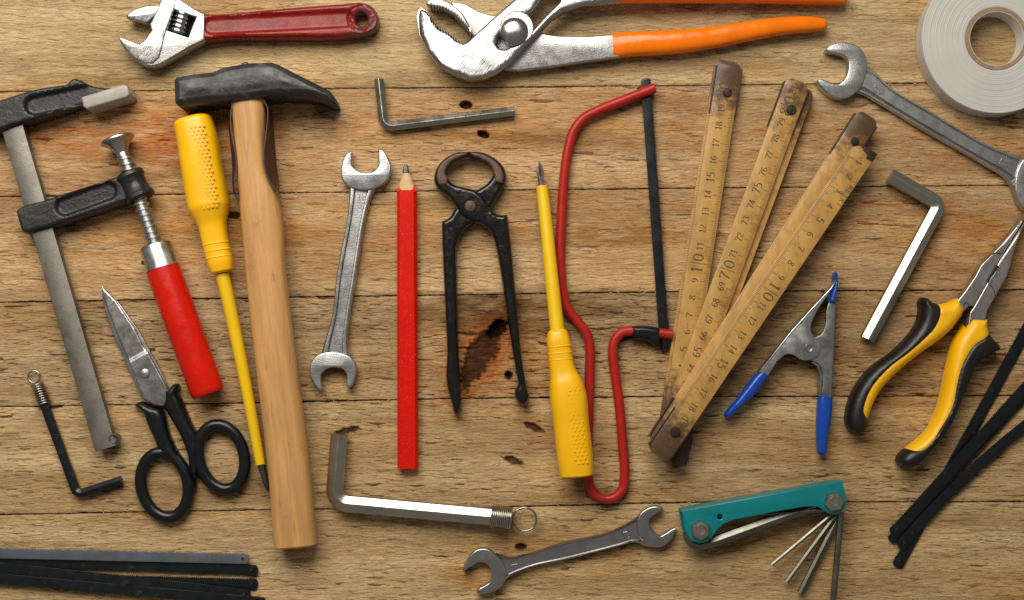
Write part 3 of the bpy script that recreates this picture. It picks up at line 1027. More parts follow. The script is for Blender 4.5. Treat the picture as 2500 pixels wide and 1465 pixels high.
# ================================================================== adjustable wrench
def adjustable_wrench():
    T = Thing('adjustable_wrench', 'chrome adjustable wrench with a worn red dipped handle', 'wrench')
    slot = [(424, 24), (477, 42), (459, 90), (408, 73)]
    body = T.add('head', prism([(289, 89), (298, 92), (341, 107), (352, 97), (368, 74), (364, 58), (380, 30), (392, 0), (400, -14), (436, -6), (446, 2), (481, 25), (500, 34), (500, 98), (488, 104), (464, 116), (428, 137), (389, 160), (372, 163), (352, 161), (324, 143), (302, 118), (292, 100)], 4, 46, 5, holes=[slot], seg=4), chrome_rough)
    T.add('polished_cheek', prism([(291, 91), (341, 109), (353, 99), (371, 74), (366, 58), (382, 30), (394, 0), (398, -12), (430, -6), (424, 22), (406, 70), (396, 110), (388, 140), (372, 154), (352, 155), (326, 139), (305, 116)], 44, 49, 2), chrome, under=body)
    T.add('moving_jaw', prism([(307, 40), (312, 33), (330, 21), (358, 13), (392, 11), (400, 12), (392, 30), (384, 36), (359, 56), (352, 56), (327, 49), (310, 45)], 10, 42, 4), chrome)
    prof = []
    for i in range(5):
        u = i / 5
        prof += [(u + .01, 16), (u + .04, 20), (u + .12, 20.5), (u + .15, 16), (u + .20, 15.5)]
    T.add('worm_screw', spindle((449, 30), (434, 83), [(0, 6)] + prof + [(1, 6)], 30, 28, 25), chrome_dark)
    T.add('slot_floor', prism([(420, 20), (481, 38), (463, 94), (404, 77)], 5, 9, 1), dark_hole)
    hole = [(883 + 15 * math.cos(a), 48 + 15 * math.sin(a)) for a in np.linspace(0, 2 * math.pi, 24, endpoint=False)]
    c1 = U((883, 48), 30)
    p0, p1 = U((520, 66), 30), U((845, 49), 30)
    def zf(x, y, d):
        z = 24 + 20 * np.sqrt(np.clip(1 - (1 - np.clip(d / 10, 0, 1))**2, 0, 1))
        r = np.hypot(x - c1[0], y - c1[1])
        e = p1 - p0
        t = np.clip(((x - p0[0]) * e[0] + (y - p0[1]) * e[1]) / (e @ e), 0, 1)
        dl = np.hypot(x - p0[0] - t * e[0], y - p0[1] - t * e[1])
        z -= 7 * sstep(24, 15, dl)
        z -= 4 * sstep(36, 30, r) * sstep(24, 28, r)
        return z
    def wf(x, y, d):
        return .75 * sstep(805, 925, x) + .35 * (d < 5) - .1
    T.add('handle_sleeve', relief([(483, 20), (490, 27), (500, 32), (529, 34), (624, 26), (740, 16), (848, 8), (885, 6), (908, 15), (922, 35), (925, 53), (918, 72), (900, 83), (876, 88), (680, 95), (512, 101), (496, 104), (487, 105), (486, 80), (484, 45)], 2, zf, 4, 34, holes=[hole], smooth=4, wearf=wf, edge=(1, 3, 6, 10)), red_dip)
    T.done()
adjustable_wrench()

# ================================================================== groove-joint pliers
def groove_pliers():
    T = Thing('groove_joint_pliers', 'large chrome slip-joint pliers with orange dipped grips', 'pliers')
    rear = T.add('rear_arm', prism([(1101, 4), (1137, 9), (1168, 27), (1195, 36), (1211, 37), (1260, 42), (1300, 70), (1334, 83), (1361, 87), (1428, 89), (1494, 84), (1515, 84), (1515, 140), (1495, 142), (1338, 164), (1267, 173), (1231, 171), (1200, 150), (1165, 100), (1150, 82), (1120, 50)], 3, 32, 4), chrome_rough)
    teeth = zig([(1146, 78), (1128, 60), (1110, 40), (1083, 25), (1050, 17)], 7, 4, 1)
    T.add('rear_jaw', prism([(1040, 8), (1048, -2), (1060, -4), (1080, -2), (1101, 8), (1128, 30), (1146, 60), (1150, 82)] + teeth, 2, 52, 4), chrome, under=rear)
    ftooth = zig([(1130, 106), (1114, 99), (1096, 82), (1070, 66), (1054, 49), (1048, 33)], 8, 4.5, 1)
    slot = [(1213, 106), (1216, 94), (1232, 72), (1262, 44), (1284, 40), (1300, 30), (1322, -2), (1345, -30), (1366, -18), (1366, 4), (1335, 34), (1306, 66), (1288, 86), (1255, 108), (1235, 120), (1220, 118)]
    front = [(1046, 30), (1040, 20), (1026, 11), (1019, 18), (1016, 32), (1022, 76), (1043, 125), (1074, 161), (1114, 184), (1150, 196), (1182, 193), (1213, 179), (1249, 152), (1294, 103), (1347, 47), (1375, 28), (1420, 14), (1495, 7), (1515, 6), (1515, -44), (1400, -50), (1330, -62), (1290, -32), (1249, 4), (1200, 46), (1143, 99)]
    c0 = U((1085, 150), 50)
    ra, rb = U((1131, 104), 60), U((1112, 188), 60)
    rd = (rb - ra) / np.linalg.norm(rb - ra)
    def zfr(x, y, d):
        s = -((x - ra[0]) * rd[1] - (y - ra[1]) * rd[0])
        s = np.maximum(s, 0)
        t = np.clip(d / 9, 0, 1)
        return 52 + 10 * np.sqrt(1 - (1 - t)**2) - 26 * (s / 110)**1.6
    fr = T.add('front_arm', relief(front + ftooth, 30, zfr, 5, 58, holes=[slot], smooth=0, edge=(.8, 2.5, 5.5, 9)), chrome)
    T.add('bolt', turn((1255, 75), [(33, 58), (34, 66), (33, 70), (28, 76), (20, 80), (10, 82.5), (2, 83)], 40, 72), chrome)
    T.add('washer', turn((1262, 68), [(40, 34), (40, 62.6), (38, 64)], 32, 62), chrome_rough)
    T.add('grip', sweep([(1495, 113), (1550, 108), (1620, 105), (1742, 92), (1831, 76), (1921, 63), (1985, 60), (2008, 60)], [30, 29.5, 29, 26, 24, 21, 18, 15], [20, 23, 24, 23, 22, 20, 18, 15], [18, 24, 25, 24, 24, 24, 24, 24], s_round(28, 2.5), 8, cap=(None, 12)), orange)
    T.add('grip', sweep([(1491, -20), (1560, -22), (1700, -22), (1850, -20), (1980, -14), (2058, -6)], [28, 29, 29, 27, 25, 18], [21, 24, 24, 23, 22, 17], [46, 44, 40, 36, 30, 26], s_round(28, 2.5), 8, cap=(None, 12)), orange)
    T.done()
groove_pliers()

# ================================================================== tape roll
def tape_roll():
    T = Thing('tape_roll', 'roll of white foam tape on a cardboard core', 'tape')
    ht = 51.0
    c = (2434, 94)
    def ringm(prof, k=120):
        v, f = [], []
        q = U(c, ht)
        for r, z in prof:
            for j in range(k):
                t = 2 * math.pi * j / k
                v.append((q[0] + r * math.cos(t), q[1] + r * math.sin(t), z))
        n = len(prof)
        for i in range(n):
            for j in range(k):
                f.append((i * k + j, i * k + (j + 1) % k, ((i + 1) % n) * k + (j + 1) % k, ((i + 1) % n) * k + j))
        return mesh(v, f, (), 28)
    f = 1 - ht / HH
    top = []
    n = 21
    for i in range(n):
        r0, r1 = 79 + (182 - 79) * i / n, 79 + (182 - 79) * (i + 1) / n
        dz = .22 * math.sin(i * 2.3)
        top += [((r0 + .5) * f, ht - .3), ((r0 + 1.4) * f, ht + dz), ((r1 - .9) * f, ht + dz), (r1 * f, ht - .3)]
    wd = T.add('tape_winding', ringm([(77.2 * f, 0)] + [(77.2 * f, ht - 1.2)] + top + [(182.6 * f, ht - 3), (182.6 * f, 2), (181 * f, 0)]), tape_white)
    T.add('backing_film', ringm([(182.8 * f, 1), (182.8 * f, ht - 3.4), (183.3 * f, ht - 3.4), (183.3 * f, 1)]), tape_side, under=wd)
    core = T.add('core', ringm([(67 * f, 0), (67 * f, ht - .2), (76.6 * f, ht + .3), (76.6 * f, 0)]), card)
    T.add('liner', ringm([(65.6 * f, 0), (65.6 * f, ht - .8), (66.7 * f, ht - .8), (66.7 * f, 0)]), liner, under=core)
    T.done()
tape_roll()

# ================================================================== bar clamp
def bar_clamp():
    T = Thing('bar_clamp', 'black cast bar clamp with steel bar and red wooden handle', 'clamp')
    T.add('bar', sweep([(30, 290), (36, 320), (261, 1094)], 26, 12, 30, s_rect(.07, .14), 1), bar_steel)
    T.add('stop_pin', turn((277, 1071), [(12, 16), (12, 42), (10, 44.5), (8, 43), (6, 39), (1, 38)], 24, 43), bar_steel)
    def zarm(z1, pc, pr, depth):
        q0, q1 = U(pc[0], 52), U(pc[1], 52)
        e = q1 - q0
        def g(x, y, d):
            z = 36 + (z1 - 36) * np.sqrt(np.clip(1 - (1 - np.clip(d / 8, 0, 1))**2, 0, 1))
            t = np.clip(((x - q0[0]) * e[0] + (y - q0[1]) * e[1]) / (e @ e), 0, 1)
            dl = np.hypot(x - q0[0] - t * e[0], y - q0[1] - t * e[1])
            return z - depth * sstep(pr + 3, pr - 5, dl)
        return g
    T.add('fixed_jaw', relief([(-44, 262), (-30, 252), (0, 243), (47, 228), (94, 215), (141, 208), (163, 204), (171, 195), (182, 190), (195, 194), (213, 204), (245, 210), (273, 216), (283, 232), (272, 246), (220, 256), (198, 258), (141, 277), (78, 296), (31, 310), (0, 322), (-30, 330), (-46, 318)], 4, zarm(56, [(84, 257), (240, 224)], 23, 12), 4, 50, smooth=4, edge=(.8, 2.5, 5, 8)), black_paint)
    pad = [(199, 237), (301, 206), (311, 209), (317, 229), (311, 237), (211, 266), (203, 260)]
    T.add('jaw_cap', prism(pad, 2, 70, 5, 68, seg=4), grey_pad)
    T.add('sliding_arm', relief([(38, 515), (46, 507), (57, 502), (110, 487), (188, 461), (240, 445), (300, 427), (330, 424), (345, 470), (330, 488), (311, 494), (220, 524), (151, 547), (90, 565), (66, 571), (56, 568), (46, 545)], 4, zarm(56, [(158, 504), (262, 466)], 22, 12), 4, 50, smooth=4, edge=(.8, 2.5, 5, 8)), black_paint)
    T.add('screw_boss', spindle((315, 422), (344, 486), [(0, 26), (0, 31), (.05, 34), (.16, 35), (.26, 31), (.5, 30), (.74, 32), (.84, 37), (.95, 37), (1, 33), (1, 20)], 41), black_paint)
    # thread of trapezoid turns on a straight core
    a, b = U((302, 378), 41), U((384, 612), 41)
    d = (b - a)
    L = np.linalg.norm(d)
    d /= L
    s = np.array([-d[1], d[0]])
    v, f = [], []
    k, turns = 24, 16
    prof = [(0, 14.5), (.18, 14.5), (.34, 19), (.62, 19), (.80, 14.5)]
    m_ = len(prof)
    rows = turns * k
    for i in range(rows + 1):
        th = 2 * math.pi * i / k
        for (u, r) in prof:
            c = a + d * (i / k + u) / (turns + 1) * L
            v.append((c[0] + s[0] * r * math.cos(th), c[1] + s[1] * r * math.cos(th), 41 + r * math.sin(th)))
    for i in range(rows):
        for j in range(m_ - 1):
            f.append((i * m_ + j, i * m_ + j + 1, (i + 1) * m_ + j + 1, (i + 1) * m_ + j))
        if i + k <= rows - 1:
            f.append((i * m_ + m_ - 1, (i + k) * m_, (i + k + 1) * m_, (i + 1) * m_ + m_ - 1))
    scr = T.add('screw', join([mesh(v, f, (), 30), spindle((297, 366), (385, 615), [(0, 12), (.03, 13.5), (1, 13.5)], 41)]), satin)
    T.add('swivel_pad', spindle((286, 338), (302, 382), [(0, 30), (.0, 39), (.05, 41), (.12, 41.5), (.18, 39), (.28, 31), (.5, 22), (.72, 16), (.82, 14), (1, 15.5), (1, 10)], 41, 48), satin)
    fe = T.add('ferrule', spindle((379, 597), (398, 656), [(0, 14), (0, 34), (.04, 38), (.1, 39.5), (.9, 39.5), (.96, 41), (1, 41), (1, 30)], 41, 40), zinc)
    T.add('cross_pin', turn((349, 641), [(5, 44), (5, 51), (3.5, 53)], 16, 52), dark_hole, under=fe)
    T.add('handle', spindle((397, 656), (509, 963), [(0, 30), (0, 38), (.008, 40.5), (.03, 41), (.5, 41.5), (.96, 41), (.985, 39.5), (1, 36), (1, 20)], 42, 44), red_lacquer)
    T.done()
bar_clamp()

# ================================================================== hammer
def hammer():
    T = Thing('hammer', 'black cross-peen hammer with a pale wooden handle', 'hammer')
    def zh(x, y, d):
        z = 96 + np.minimum(d, 13) * 1.0
        return z + 3.0 * sstep(13, 34, d)
    hd = T.add('head', relief([(424, 196), (429, 187), (470, 180), (518, 175), (545, 163), (606, 153), (663, 151), (681, 158), (720, 178), (770, 203), (806, 222), (816, 236), (818, 248), (808, 250), (776, 239), (744, 233), (706, 232), (683, 231), (645, 236), (583, 244), (530, 247), (470, 254), (434, 258), (426, 250)], 0, zh, 4, 104, smooth=0, edge=(4, 8.5, 13, 16)), hammer_paint)
    T.add('wedge_end', prism([(588, 154), (603, 150), (606, 162), (590, 166)], 30, 92, 3, 92), hammer_paint, under=hd)
    T.add('handle', sweep([(604, 205), (607, 252), (610, 320), (612, 370), (617, 420), (630, 476), (652, 690), (676, 894), (700, 1088), (723, 1331)], [39, 41, 38, 36, 37, 45, 48, 49, 50, 51.5], [33, 33, 32, 32, 33, 35, 36, 36, 36, 37], [60, 59, 58, 57, 56, 54, 50, 47, 44, 41], s_round(36, 2.7), 8, cap=(None, 7)), handle_wood)
    def strap(upper, lower, z0, z1, out):
        """forged side strap standing on edge: upper and lower rim"""
        P, Q = (np.array([U(p, z) for p in resample(crom(np.array(l, float), 6), 8, False)]) for l, z in ((upper, z1), (lower, z0)))
        n = 28
        def rs(R):
            t = np.linspace(0, len(R) - 1, n)
            return np.stack([np.interp(t, np.arange(len(R)), R[:, k]) for k in (0, 1)], 1)
        P, Q = rs(P), rs(Q)
        v, f = [], []
        for i in range(n):
            e = sstep(0, .12, 1 - i / (n - 1)) * .8 + .2
            zl = z1 - (z1 - z0) * e
            q = P[i] + (Q[i] - P[i]) * e
            v += [(P[i][0], P[i][1], z1), (P[i][0] + out, P[i][1], z1), (q[0] + out, q[1], zl), (q[0], q[1], zl)]
        for i in range(n - 1):
            for j in range(4):
                j2 = (j + 1) % 4
                f.append((i * 4 + j, i * 4 + j2, (i + 1) * 4 + j2, (i + 1) * 4 + j))
        f += [(3, 2, 1, 0), tuple((n - 1) * 4 + j for j in range(4))]
        return mesh(v, f, (), 40)
    T.add('side_strap', strap([(645, 248), (653, 258), (655, 285), (650, 331), (645, 385), (654, 431), (684, 477)], [(650, 254), (664, 274), (668, 310), (673, 370), (679, 430), (688, 477)], 34, 88, -3), strap_metal)
    T.add('side_strap', strap([(565, 255), (561, 293), (566, 339), (575, 385), (576, 410), (571, 442), (578, 484)], [(561, 262), (558, 310), (563, 360), (567, 410), (567, 450), (573, 490)], 34, 84, 3), strap_metal)
    T.done()
hammer()

# ================================================================== screwdrivers
def dots(axis0, axis1, side, n, rows, r, zf, ball):
    """staggered rows of small pips on a grip"""
    a, b = np.asarray(axis0, float), np.asarray(axis1, float)
    d = b - a
    L = np.linalg.norm(d)
    d /= L
    s = np.array([-d[1], d[0]])
    out = []
    for i in range(n):
        for j in range(rows):
            o = (j - (rows - 1) / 2) * side + (side / 2 if i % 2 else 0) - side / 4
            c = a + d * (i + .5) / n * L + s * o
            z = zf(c, o)
            k = 9
            v, f = [], []
            prof = [(r, -1.4), (r * .95, .2), (r * .6, ball), (r * .15, ball * 1.25)]
            for (rr, zz) in prof:
                v += [(c[0] + rr * math.cos(2 * math.pi * q / k), c[1] + rr * math.sin(2 * math.pi * q / k), z + zz) for q in range(k)]
            for p in range(len(prof) - 1):
                for q in range(k):
                    f.append((p * k + q, p * k + (q + 1) % k, (p + 1) * k + (q + 1) % k, (p + 1) * k + q))
            f.append(tuple(range(3 * k, 4 * k)))
            out.append(mesh(v, f, (), 60))
    return join(out)

def screwdriver(label, hp, hw, hh, hz, sp, sw, sz, tip, tmat, pips, tipflat, pmat):
    T = Thing('screwdriver', label, 'screwdriver', 'yellow screwdrivers')
    h = T.add('handle', sweep(hp, hw, hh, hz, s_round(36, 2.6), 8, cap=(14, 6), angle=40), yellow)
    T.add('shaft_sleeve', sweep(sp, sw, None, sz, s_round(24), 4, cap=(None, 2)), yellow_shaft)
    T.add('tip', tip, tmat)
    T.add('grip_pips', pips, pmat, under=h, kind='stuff')
    for (p, d, r, z) in tipflat:
        a = np.array(p, float)
        d = np.array(d, float) / np.linalg.norm(d)
        T.add('grip_ring', sweep([a - d * 3.5, a - d * 1.5, a + d * 1.5, a + d * 3.5], [r - .8, r + .8, r + .8, r - .8], [r - 2.2, r - .5, r - .5, r - 2.2], z, s_round(36, 2.6), 2, angle=50), yellow, under=h)
    return T.done()

# the one with its grip beside the hammer head; section heights follow the grip
hz1 = 47
def zpip1(c, o):
    return hz1 + 46 * (1 - min(1, abs(o) / 49)**2.6)**(1 / 2.6) - .4
dv1 = np.array([.172, .985])
screwdriver('yellow screwdriver lying against the wooden hammer handle',
    [(472, 297), (480, 330), (495, 420), (508, 490), (511, 507), (514, 522), (518, 545), (524, 580), (532, 615), (540, 648), (543, 662)],
    [46, 48, 49, 50, 49, 44, 35, 31.5, 31.5, 30, 27], [43, 45, 46, 46, 46, 41, 33, 30, 30, 29, 26], [hz1] * 11,
    [(543, 670), (560, 745), (600, 938), (636, 1134)], [16.5, 16, 14, 12], [44, 42, 36, 30],
    sweep([(636, 1130), (645, 1160), (653, 1192), (656, 1200)], [9.5, 8, 5, 2.5], [9, 8, 8, 7], [30, 29, 28, 28], s_round(20), 4), tip_dark,
    dots(U((479, 305), hz1 + 44), U((517, 510), hz1 + 44), 10.0, 22, 4, 3.2, zpip1, .5),
    [((528, 596), dv1, 31.5, hz1), ((532, 613), dv1, 31.5, hz1), ((535, 629), dv1, 31.3, hz1)], yellow_deep)
hz2 = 56
def zpip2(c, o):
    a, b = U((1384, 950), hz2), U((1405, 1120), hz2)
    e = (b - a) / np.linalg.norm(b - a)
    x = abs((c[0] - a[0]) * -e[1] + (c[1] - a[1]) * e[0])
    return hz2 + 41 * max(0, 1 - min(1, x / 43)**2.6)**(1 / 2.6) - .5
dv2 = np.array([.09, .996])
screwdriver('yellow cross-tip screwdriver lying over the red saw frame',
    [(1361, 815), (1363, 830), (1367, 860), (1370, 888), (1375, 912), (1380, 932), (1384, 950), (1395, 1040), (1405, 1125), (1408, 1160)],
    [25, 28, 29, 30, 33, 39, 42.5, 43, 42.5, 40], [24, 27, 28, 29, 32, 37, 40, 41, 40, 38], [hz2] * 10,
    [(1323, 454), (1335, 560), (1350, 710), (1361, 808)], [14.5, 15.5, 16.5, 17.5], [26, 34, 46, 54],
    join([sweep([(1319, 432), (1323, 458)], 7.5, None, 26, s_round(20), 2),
          sweep([(1315, 394), (1316.5, 404), (1318, 416), (1320, 436)], [2, 6.5, 8.5, 8], [2, 5, 6.5, 7], 26, np.array([(1, 0), (.35, .35), (0, 1), (-.35, .35), (-1, 0), (-.35, -.35), (0, -1), (.35, -.35)]), 4)]), tip_steel,
    dots(U((1400, 948), hz2 + 40), U((1421, 1136), hz2 + 38), 10.5, 19, 3, 2.8, zpip2, 1.6),
    [((1366, 846), dv2, 29, hz2), ((1367.5, 862), dv2, 29, hz2), ((1369, 878), dv2, 29.4, hz2)], yellow)

# ================================================================== scissors
def scissors():
    T = Thing('scissors', 'small scissors with pointed steel blades and black plastic loops', 'scissors')
    q0, q1 = U((313, 885), 22), U((362, 858), 22)
    def zb(x, y, d):
        s = (x - q0[0]) * (q1[1] - q0[1]) - (y - q0[1]) * (q1[0] - q0[0])
        s = s / np.linalg.norm(q1 - q0)
        ground = sstep(-2, 6, s)
        return 23 - ground * (3.5 + 0 * d) - 1.5 * sstep(1.5, 0, d)
    top = T.add('upper_blade', relief([(247.5, 697), (256, 708), (270, 722), (284, 737), (328, 803), (350, 848), (361, 859), (384, 902), (407, 944), (412, 975), (398, 992), (375, 988), (350, 974), (334, 932), (316, 889), (290, 830), (262, 758), (251, 722)], 16, zb, 4, 22, smooth=0, edge=(1.5,)), blade_steel)
    T.add('lower_blade', prism([(249, 699), (262, 712), (292, 742), (338, 806), (362, 850), (392, 904), (412, 948), (400, 990), (370, 985), (344, 968), (326, 930), (309, 890), (280, 826), (256, 760), (249, 722)], 6, 15, 1.5), blade_steel)
    T.add('pivot', turn((353, 912), [(11.5, 18), (11.5, 25), (10, 27.5), (6, 28.5), (1, 29)], 28, 27), satin)
    def loop(cx, cy, a, b, ang, name):
        t = np.linspace(0, 2 * math.pi, 28, endpoint=False)
        ca, sa = math.cos(ang), math.sin(ang)
        P = [(cx + a * math.cos(q) * ca - b * math.sin(q) * sa, cy + a * math.cos(q) * sa + b * math.sin(q) * ca) for q in t]
        return sweep(P, 14.5, 13, 16, s_round(20), 2, closed=True)
    # finger loops, then the moulded shanks that hold the blades
    hA = T.add('handle', join([loop(541, 1116, 80, 55, math.radians(76), 'a'),
        relief([(404, 952), (412, 946), (424, 937), (433, 936), (437, 944), (433, 958), (440, 970), (454, 1004), (472, 1044), (484, 1062), (490, 1090), (487, 1125), (482, 1160), (470, 1172), (462, 1150), (458, 1118), (440, 1066), (420, 1030), (406, 1006), (397, 992), (402, 975)], 4, rnd(10, 31, 15), 4, 20, smooth=4, edge=(1.2, 4, 8, 14))]), black_plastic)
    hB = T.add('handle', join([loop(402, 1184, 80, 57, math.radians(77), 'b'),
        relief([(326, 990), (334, 983), (344, 980), (366, 990), (390, 998), (400, 1010), (406, 1034), (414, 1062), (434, 1104), (455, 1134), (470, 1160), (478, 1190), (468, 1210), (452, 1190), (440, 1160), (418, 1130), (396, 1112), (386, 1098), (372, 1066), (358, 1036), (346, 1006), (336, 998)], 4, rnd(10, 31, 15), 4, 20, smooth=4, edge=(1.2, 4, 8, 14))]), black_plastic)
    T.done()
scissors()

# ================================================================== hex keys
def hexkey(label, path, hw, mat, coil=None, ring=None, cmat=None):
    T = Thing('hex_key', label, 'hex key', 'loose hex keys')
    T.add('key', sweep(path, hw, hw, hw * 1.16, s_hex(), 8, angle=20), mat)
    if coil:
        T.add('coil', helix(*coil), cmat)
        c, r, wr, z = ring
        c = U(c, z)
        t = np.linspace(0, 2 * math.pi, 40, endpoint=False)
        T.add('ring', tube(np.stack([c[0] + r * np.cos(t), c[1] + r * np.sin(t), z + 0 * t], 1), wr, 10, True), cmat)
    return T.done()

def ell(p0, corner, p1, rad, n=6):
    """two straight legs joined by an arc of the given radius"""
    p0, c, p1 = (np.array(p, float) for p in (p0, corner, p1))
    a, b = (p0 - c), (p1 - c)
    la, lb = np.linalg.norm(a), np.linalg.norm(b)
    a, b = a / la, b / lb
    half = math.acos(np.clip(a @ b, -1, 1)) / 2
    t = rad / math.tan(half)
    m = (a + b) / np.linalg.norm(a + b)
    o = c + m * rad / math.sin(half)
    s, e = c + a * t, c + b * t
    v0, v1 = s - o, e - o
    A0 = math.atan2(v0[1], v0[0])
    dA = (math.atan2(v1[1], v1[0]) - A0 + math.pi) % (2 * math.pi) - math.pi
    arc = [o + rad * np.array([math.cos(A0 + dA * k / n), math.sin(A0 + dA * k / n)]) for k in range(n + 1)]
    return [tuple(p0), tuple(p0 + (s - p0) * .5), tuple(p0 + (s - p0) * .97)] + [tuple(q) for q in arc] + [tuple(e + (p1 - e) * .03), tuple(e + (p1 - e) * .5), tuple(p1)]

hexkey('dull nickel hex key on the planks under the hammer peen and pliers', ell((925, 194), (938, 311), (1256, 272), 22), 11.3, nickel)
hexkey('hex key with one bright face between the rule and the yellow pliers', ell((2173, 430), (2293, 499), (2116, 829), 20), 17.2, nickel_bright)
hexkey('largest hex key with a coil and ring at its end', ell((829, 1060), (816, 1226), (1230, 1264), 34), 20.2, nickel_bright, ((1199, 1261), (1247, 1266), 26, 26, 10.5, 27, 2.6), ((1281, 1268), 28.5, 2.6, 20), nickel)
hexkey('small black hex key with a coil and ring beside the clamp bar', ell((95, 950), (189, 1207), (297, 1172), 16), 10.4, saw_black, ((91, 938), (109, 986), 14, 15.5, 8.5, 15, 2.2), ((83, 920), 14.5, 2.3, 10), nickel)

# ================================================================== pencil
def pencil():
    T = Thing('carpenter_pencil', 'flat red carpenter pencil with a sharpened end', 'pencil')
    sec = np.array([(1, -.35), (1, .35), (.96, .46), (.74, .96), (.70, 1), (-.70, 1), (-.74, .96), (-.96, .46), (-1, .35), (-1, -.35), (-.7, -1), (.7, -1)])
    T.add('body', sweep([(993.5, 466), (996, 1144)], [24, 25.3], 14, 14, sec, 6, angle=20), red_pencil)
    # scalloped collar of paint left by the sharpening knife
    def zc(x, y, d):
        yy = (y - U((0, 468), 20)[1])
        return 27.2 + .42 * np.minimum(yy, 0) - 3.0 * np.abs((x - U((993, 0), 20)[0]) / 24)**4
    T.add('paint_edge', relief([(969.5, 469), (971, 460), (975, 454), (983, 458), (993, 460), (1004, 458), (1011, 453), (1015, 459), (1017, 469)], 4, zc, 4, 24, smooth=3), red_pencil)
    T.add('sharpened_wood', sweep([(993, 468), (992.5, 452), (991.5, 424)], [23.2, 18.5, 8.8], [13, 10.5, 6.5], 14, s_round(24, 2.6), 4), cone_wood)
    T.add('lead', sweep([(991.5, 426), (991, 414), (990.5, 402)], [8.2, 7, 4], [6, 5, 3.2], 14, s_round(20, 3), 4, cap=(None, 1)), lead)
    T.done()
pencil()

# ================================================================== pincers
def pincers():
    T = Thing('pincers', 'black enamelled end-cutting pincers with browned jaws', 'pincers')
    A_ = [(1145, 370), (1113, 373), (1080, 392), (1062, 420), (1059, 438), (1069, 462), (1097, 485), (1113, 508), (1131, 531), (1155, 544), (1178, 551), (1196, 564), (1206, 587), (1215, 629), (1234, 745), (1248, 838), (1259, 907), (1264, 938), (1256, 957), (1261, 978), (1278, 993), (1292, 972), (1287, 948), (1278, 898), (1262, 745), (1248, 596), (1239, 524), (1216, 524), (1199, 510), (1187, 489), (1164, 466), (1136, 458), (1108, 450), (1092, 434), (1090, 415), (1104, 396), (1124, 385), (1145, 380)]
    B_ = [(1145, 370), (1173, 371), (1206, 385), (1229, 406), (1237, 429), (1231, 457), (1215, 482), (1202, 506), (1180, 530), (1158, 544), (1136, 559), (1120, 587), (1117, 675), (1120, 861), (1124, 949), (1124, 1003), (1119, 1014), (1109, 1012), (1100, 975), (1090, 935), (1091, 861), (1085, 722), (1080, 610), (1078, 541), (1099, 529), (1108, 513), (1130, 492), (1150, 470), (1173, 459), (1194, 443), (1203, 424), (1196, 406), (1173, 390), (1145, 380)]
    a = T.add('arm', relief(B_, 3, rnd(18, 37, 10), 4, 22, smooth=4, edge=(.8, 2.5, 5.5, 10)), gloss_black)
    b = T.add('arm', relief(A_, 8, rnd(24, 44, 10), 4, 28, smooth=4, edge=(.8, 2.5, 5.5, 10)), gloss_black)
    T.add('jaw_face', prism([(1142, 372), (1114, 375), (1086, 390), (1068, 416), (1066, 438), (1072, 452), (1090, 452), (1093, 436), (1088, 424), (1090, 410), (1104, 394), (1125, 383), (1142, 377)], 30, 47, 4, 45, smooth=3), jaw_rust, under=b)
    T.add('jaw_face', prism([(1147, 372), (1172, 374), (1202, 388), (1222, 408), (1230, 428), (1226, 448), (1210, 444), (1206, 424), (1199, 405), (1174, 388), (1147, 378)], 24, 46, 4, 44, smooth=3), jaw_rust, under=a)
    T.add('rivet', turn((1148, 503), [(14, 36), (14, 46), (12, 48.5), (6, 49.5), (1, 50)], 26, 48), jaw_rust)
    T.done()
pincers()

# ================================================================== junior hacksaw
def blade_outline(p0, p1, w, side, pitch=5.2, depth=3.2, end0=True):
    """blade between two end points: straight back, toothed edge on one side"""
    p0, p1 = np.array(p0, float), np.array(p1, float)
    d = (p1 - p0) / np.linalg.norm(p1 - p0)
    s = np.array([-d[1], d[0]]) * side
    L = np.linalg.norm(p1 - p0)
    t0, t1 = 10, L - 16
    e = [p0 + d * t0 + s * (w - 0), p0 + d * t1 + s * w]
    n = int((t1 - t0) / pitch)
    tooth = []
    for i in range(n):
        tooth += [p0 + d * (t0 + i * pitch) + s * (w - depth), p0 + d * (t0 + (i + .35) * pitch) + s * w]
    def arcend(p, dr):
        return [p + s * (w * math.cos(q)) + d * dr * 9 * math.sin(q) for q in np.linspace(.25, math.pi - .12, 7)]
    back = [p1 - d * (9 + (L - 18) * k / 24) - s * w for k in range(1, 24)]
    return [tuple(q) for q in (tooth + arcend(p1 - d * 9, 1) + back + (arcend(p0 + d * 9, -1)[::-1]))]

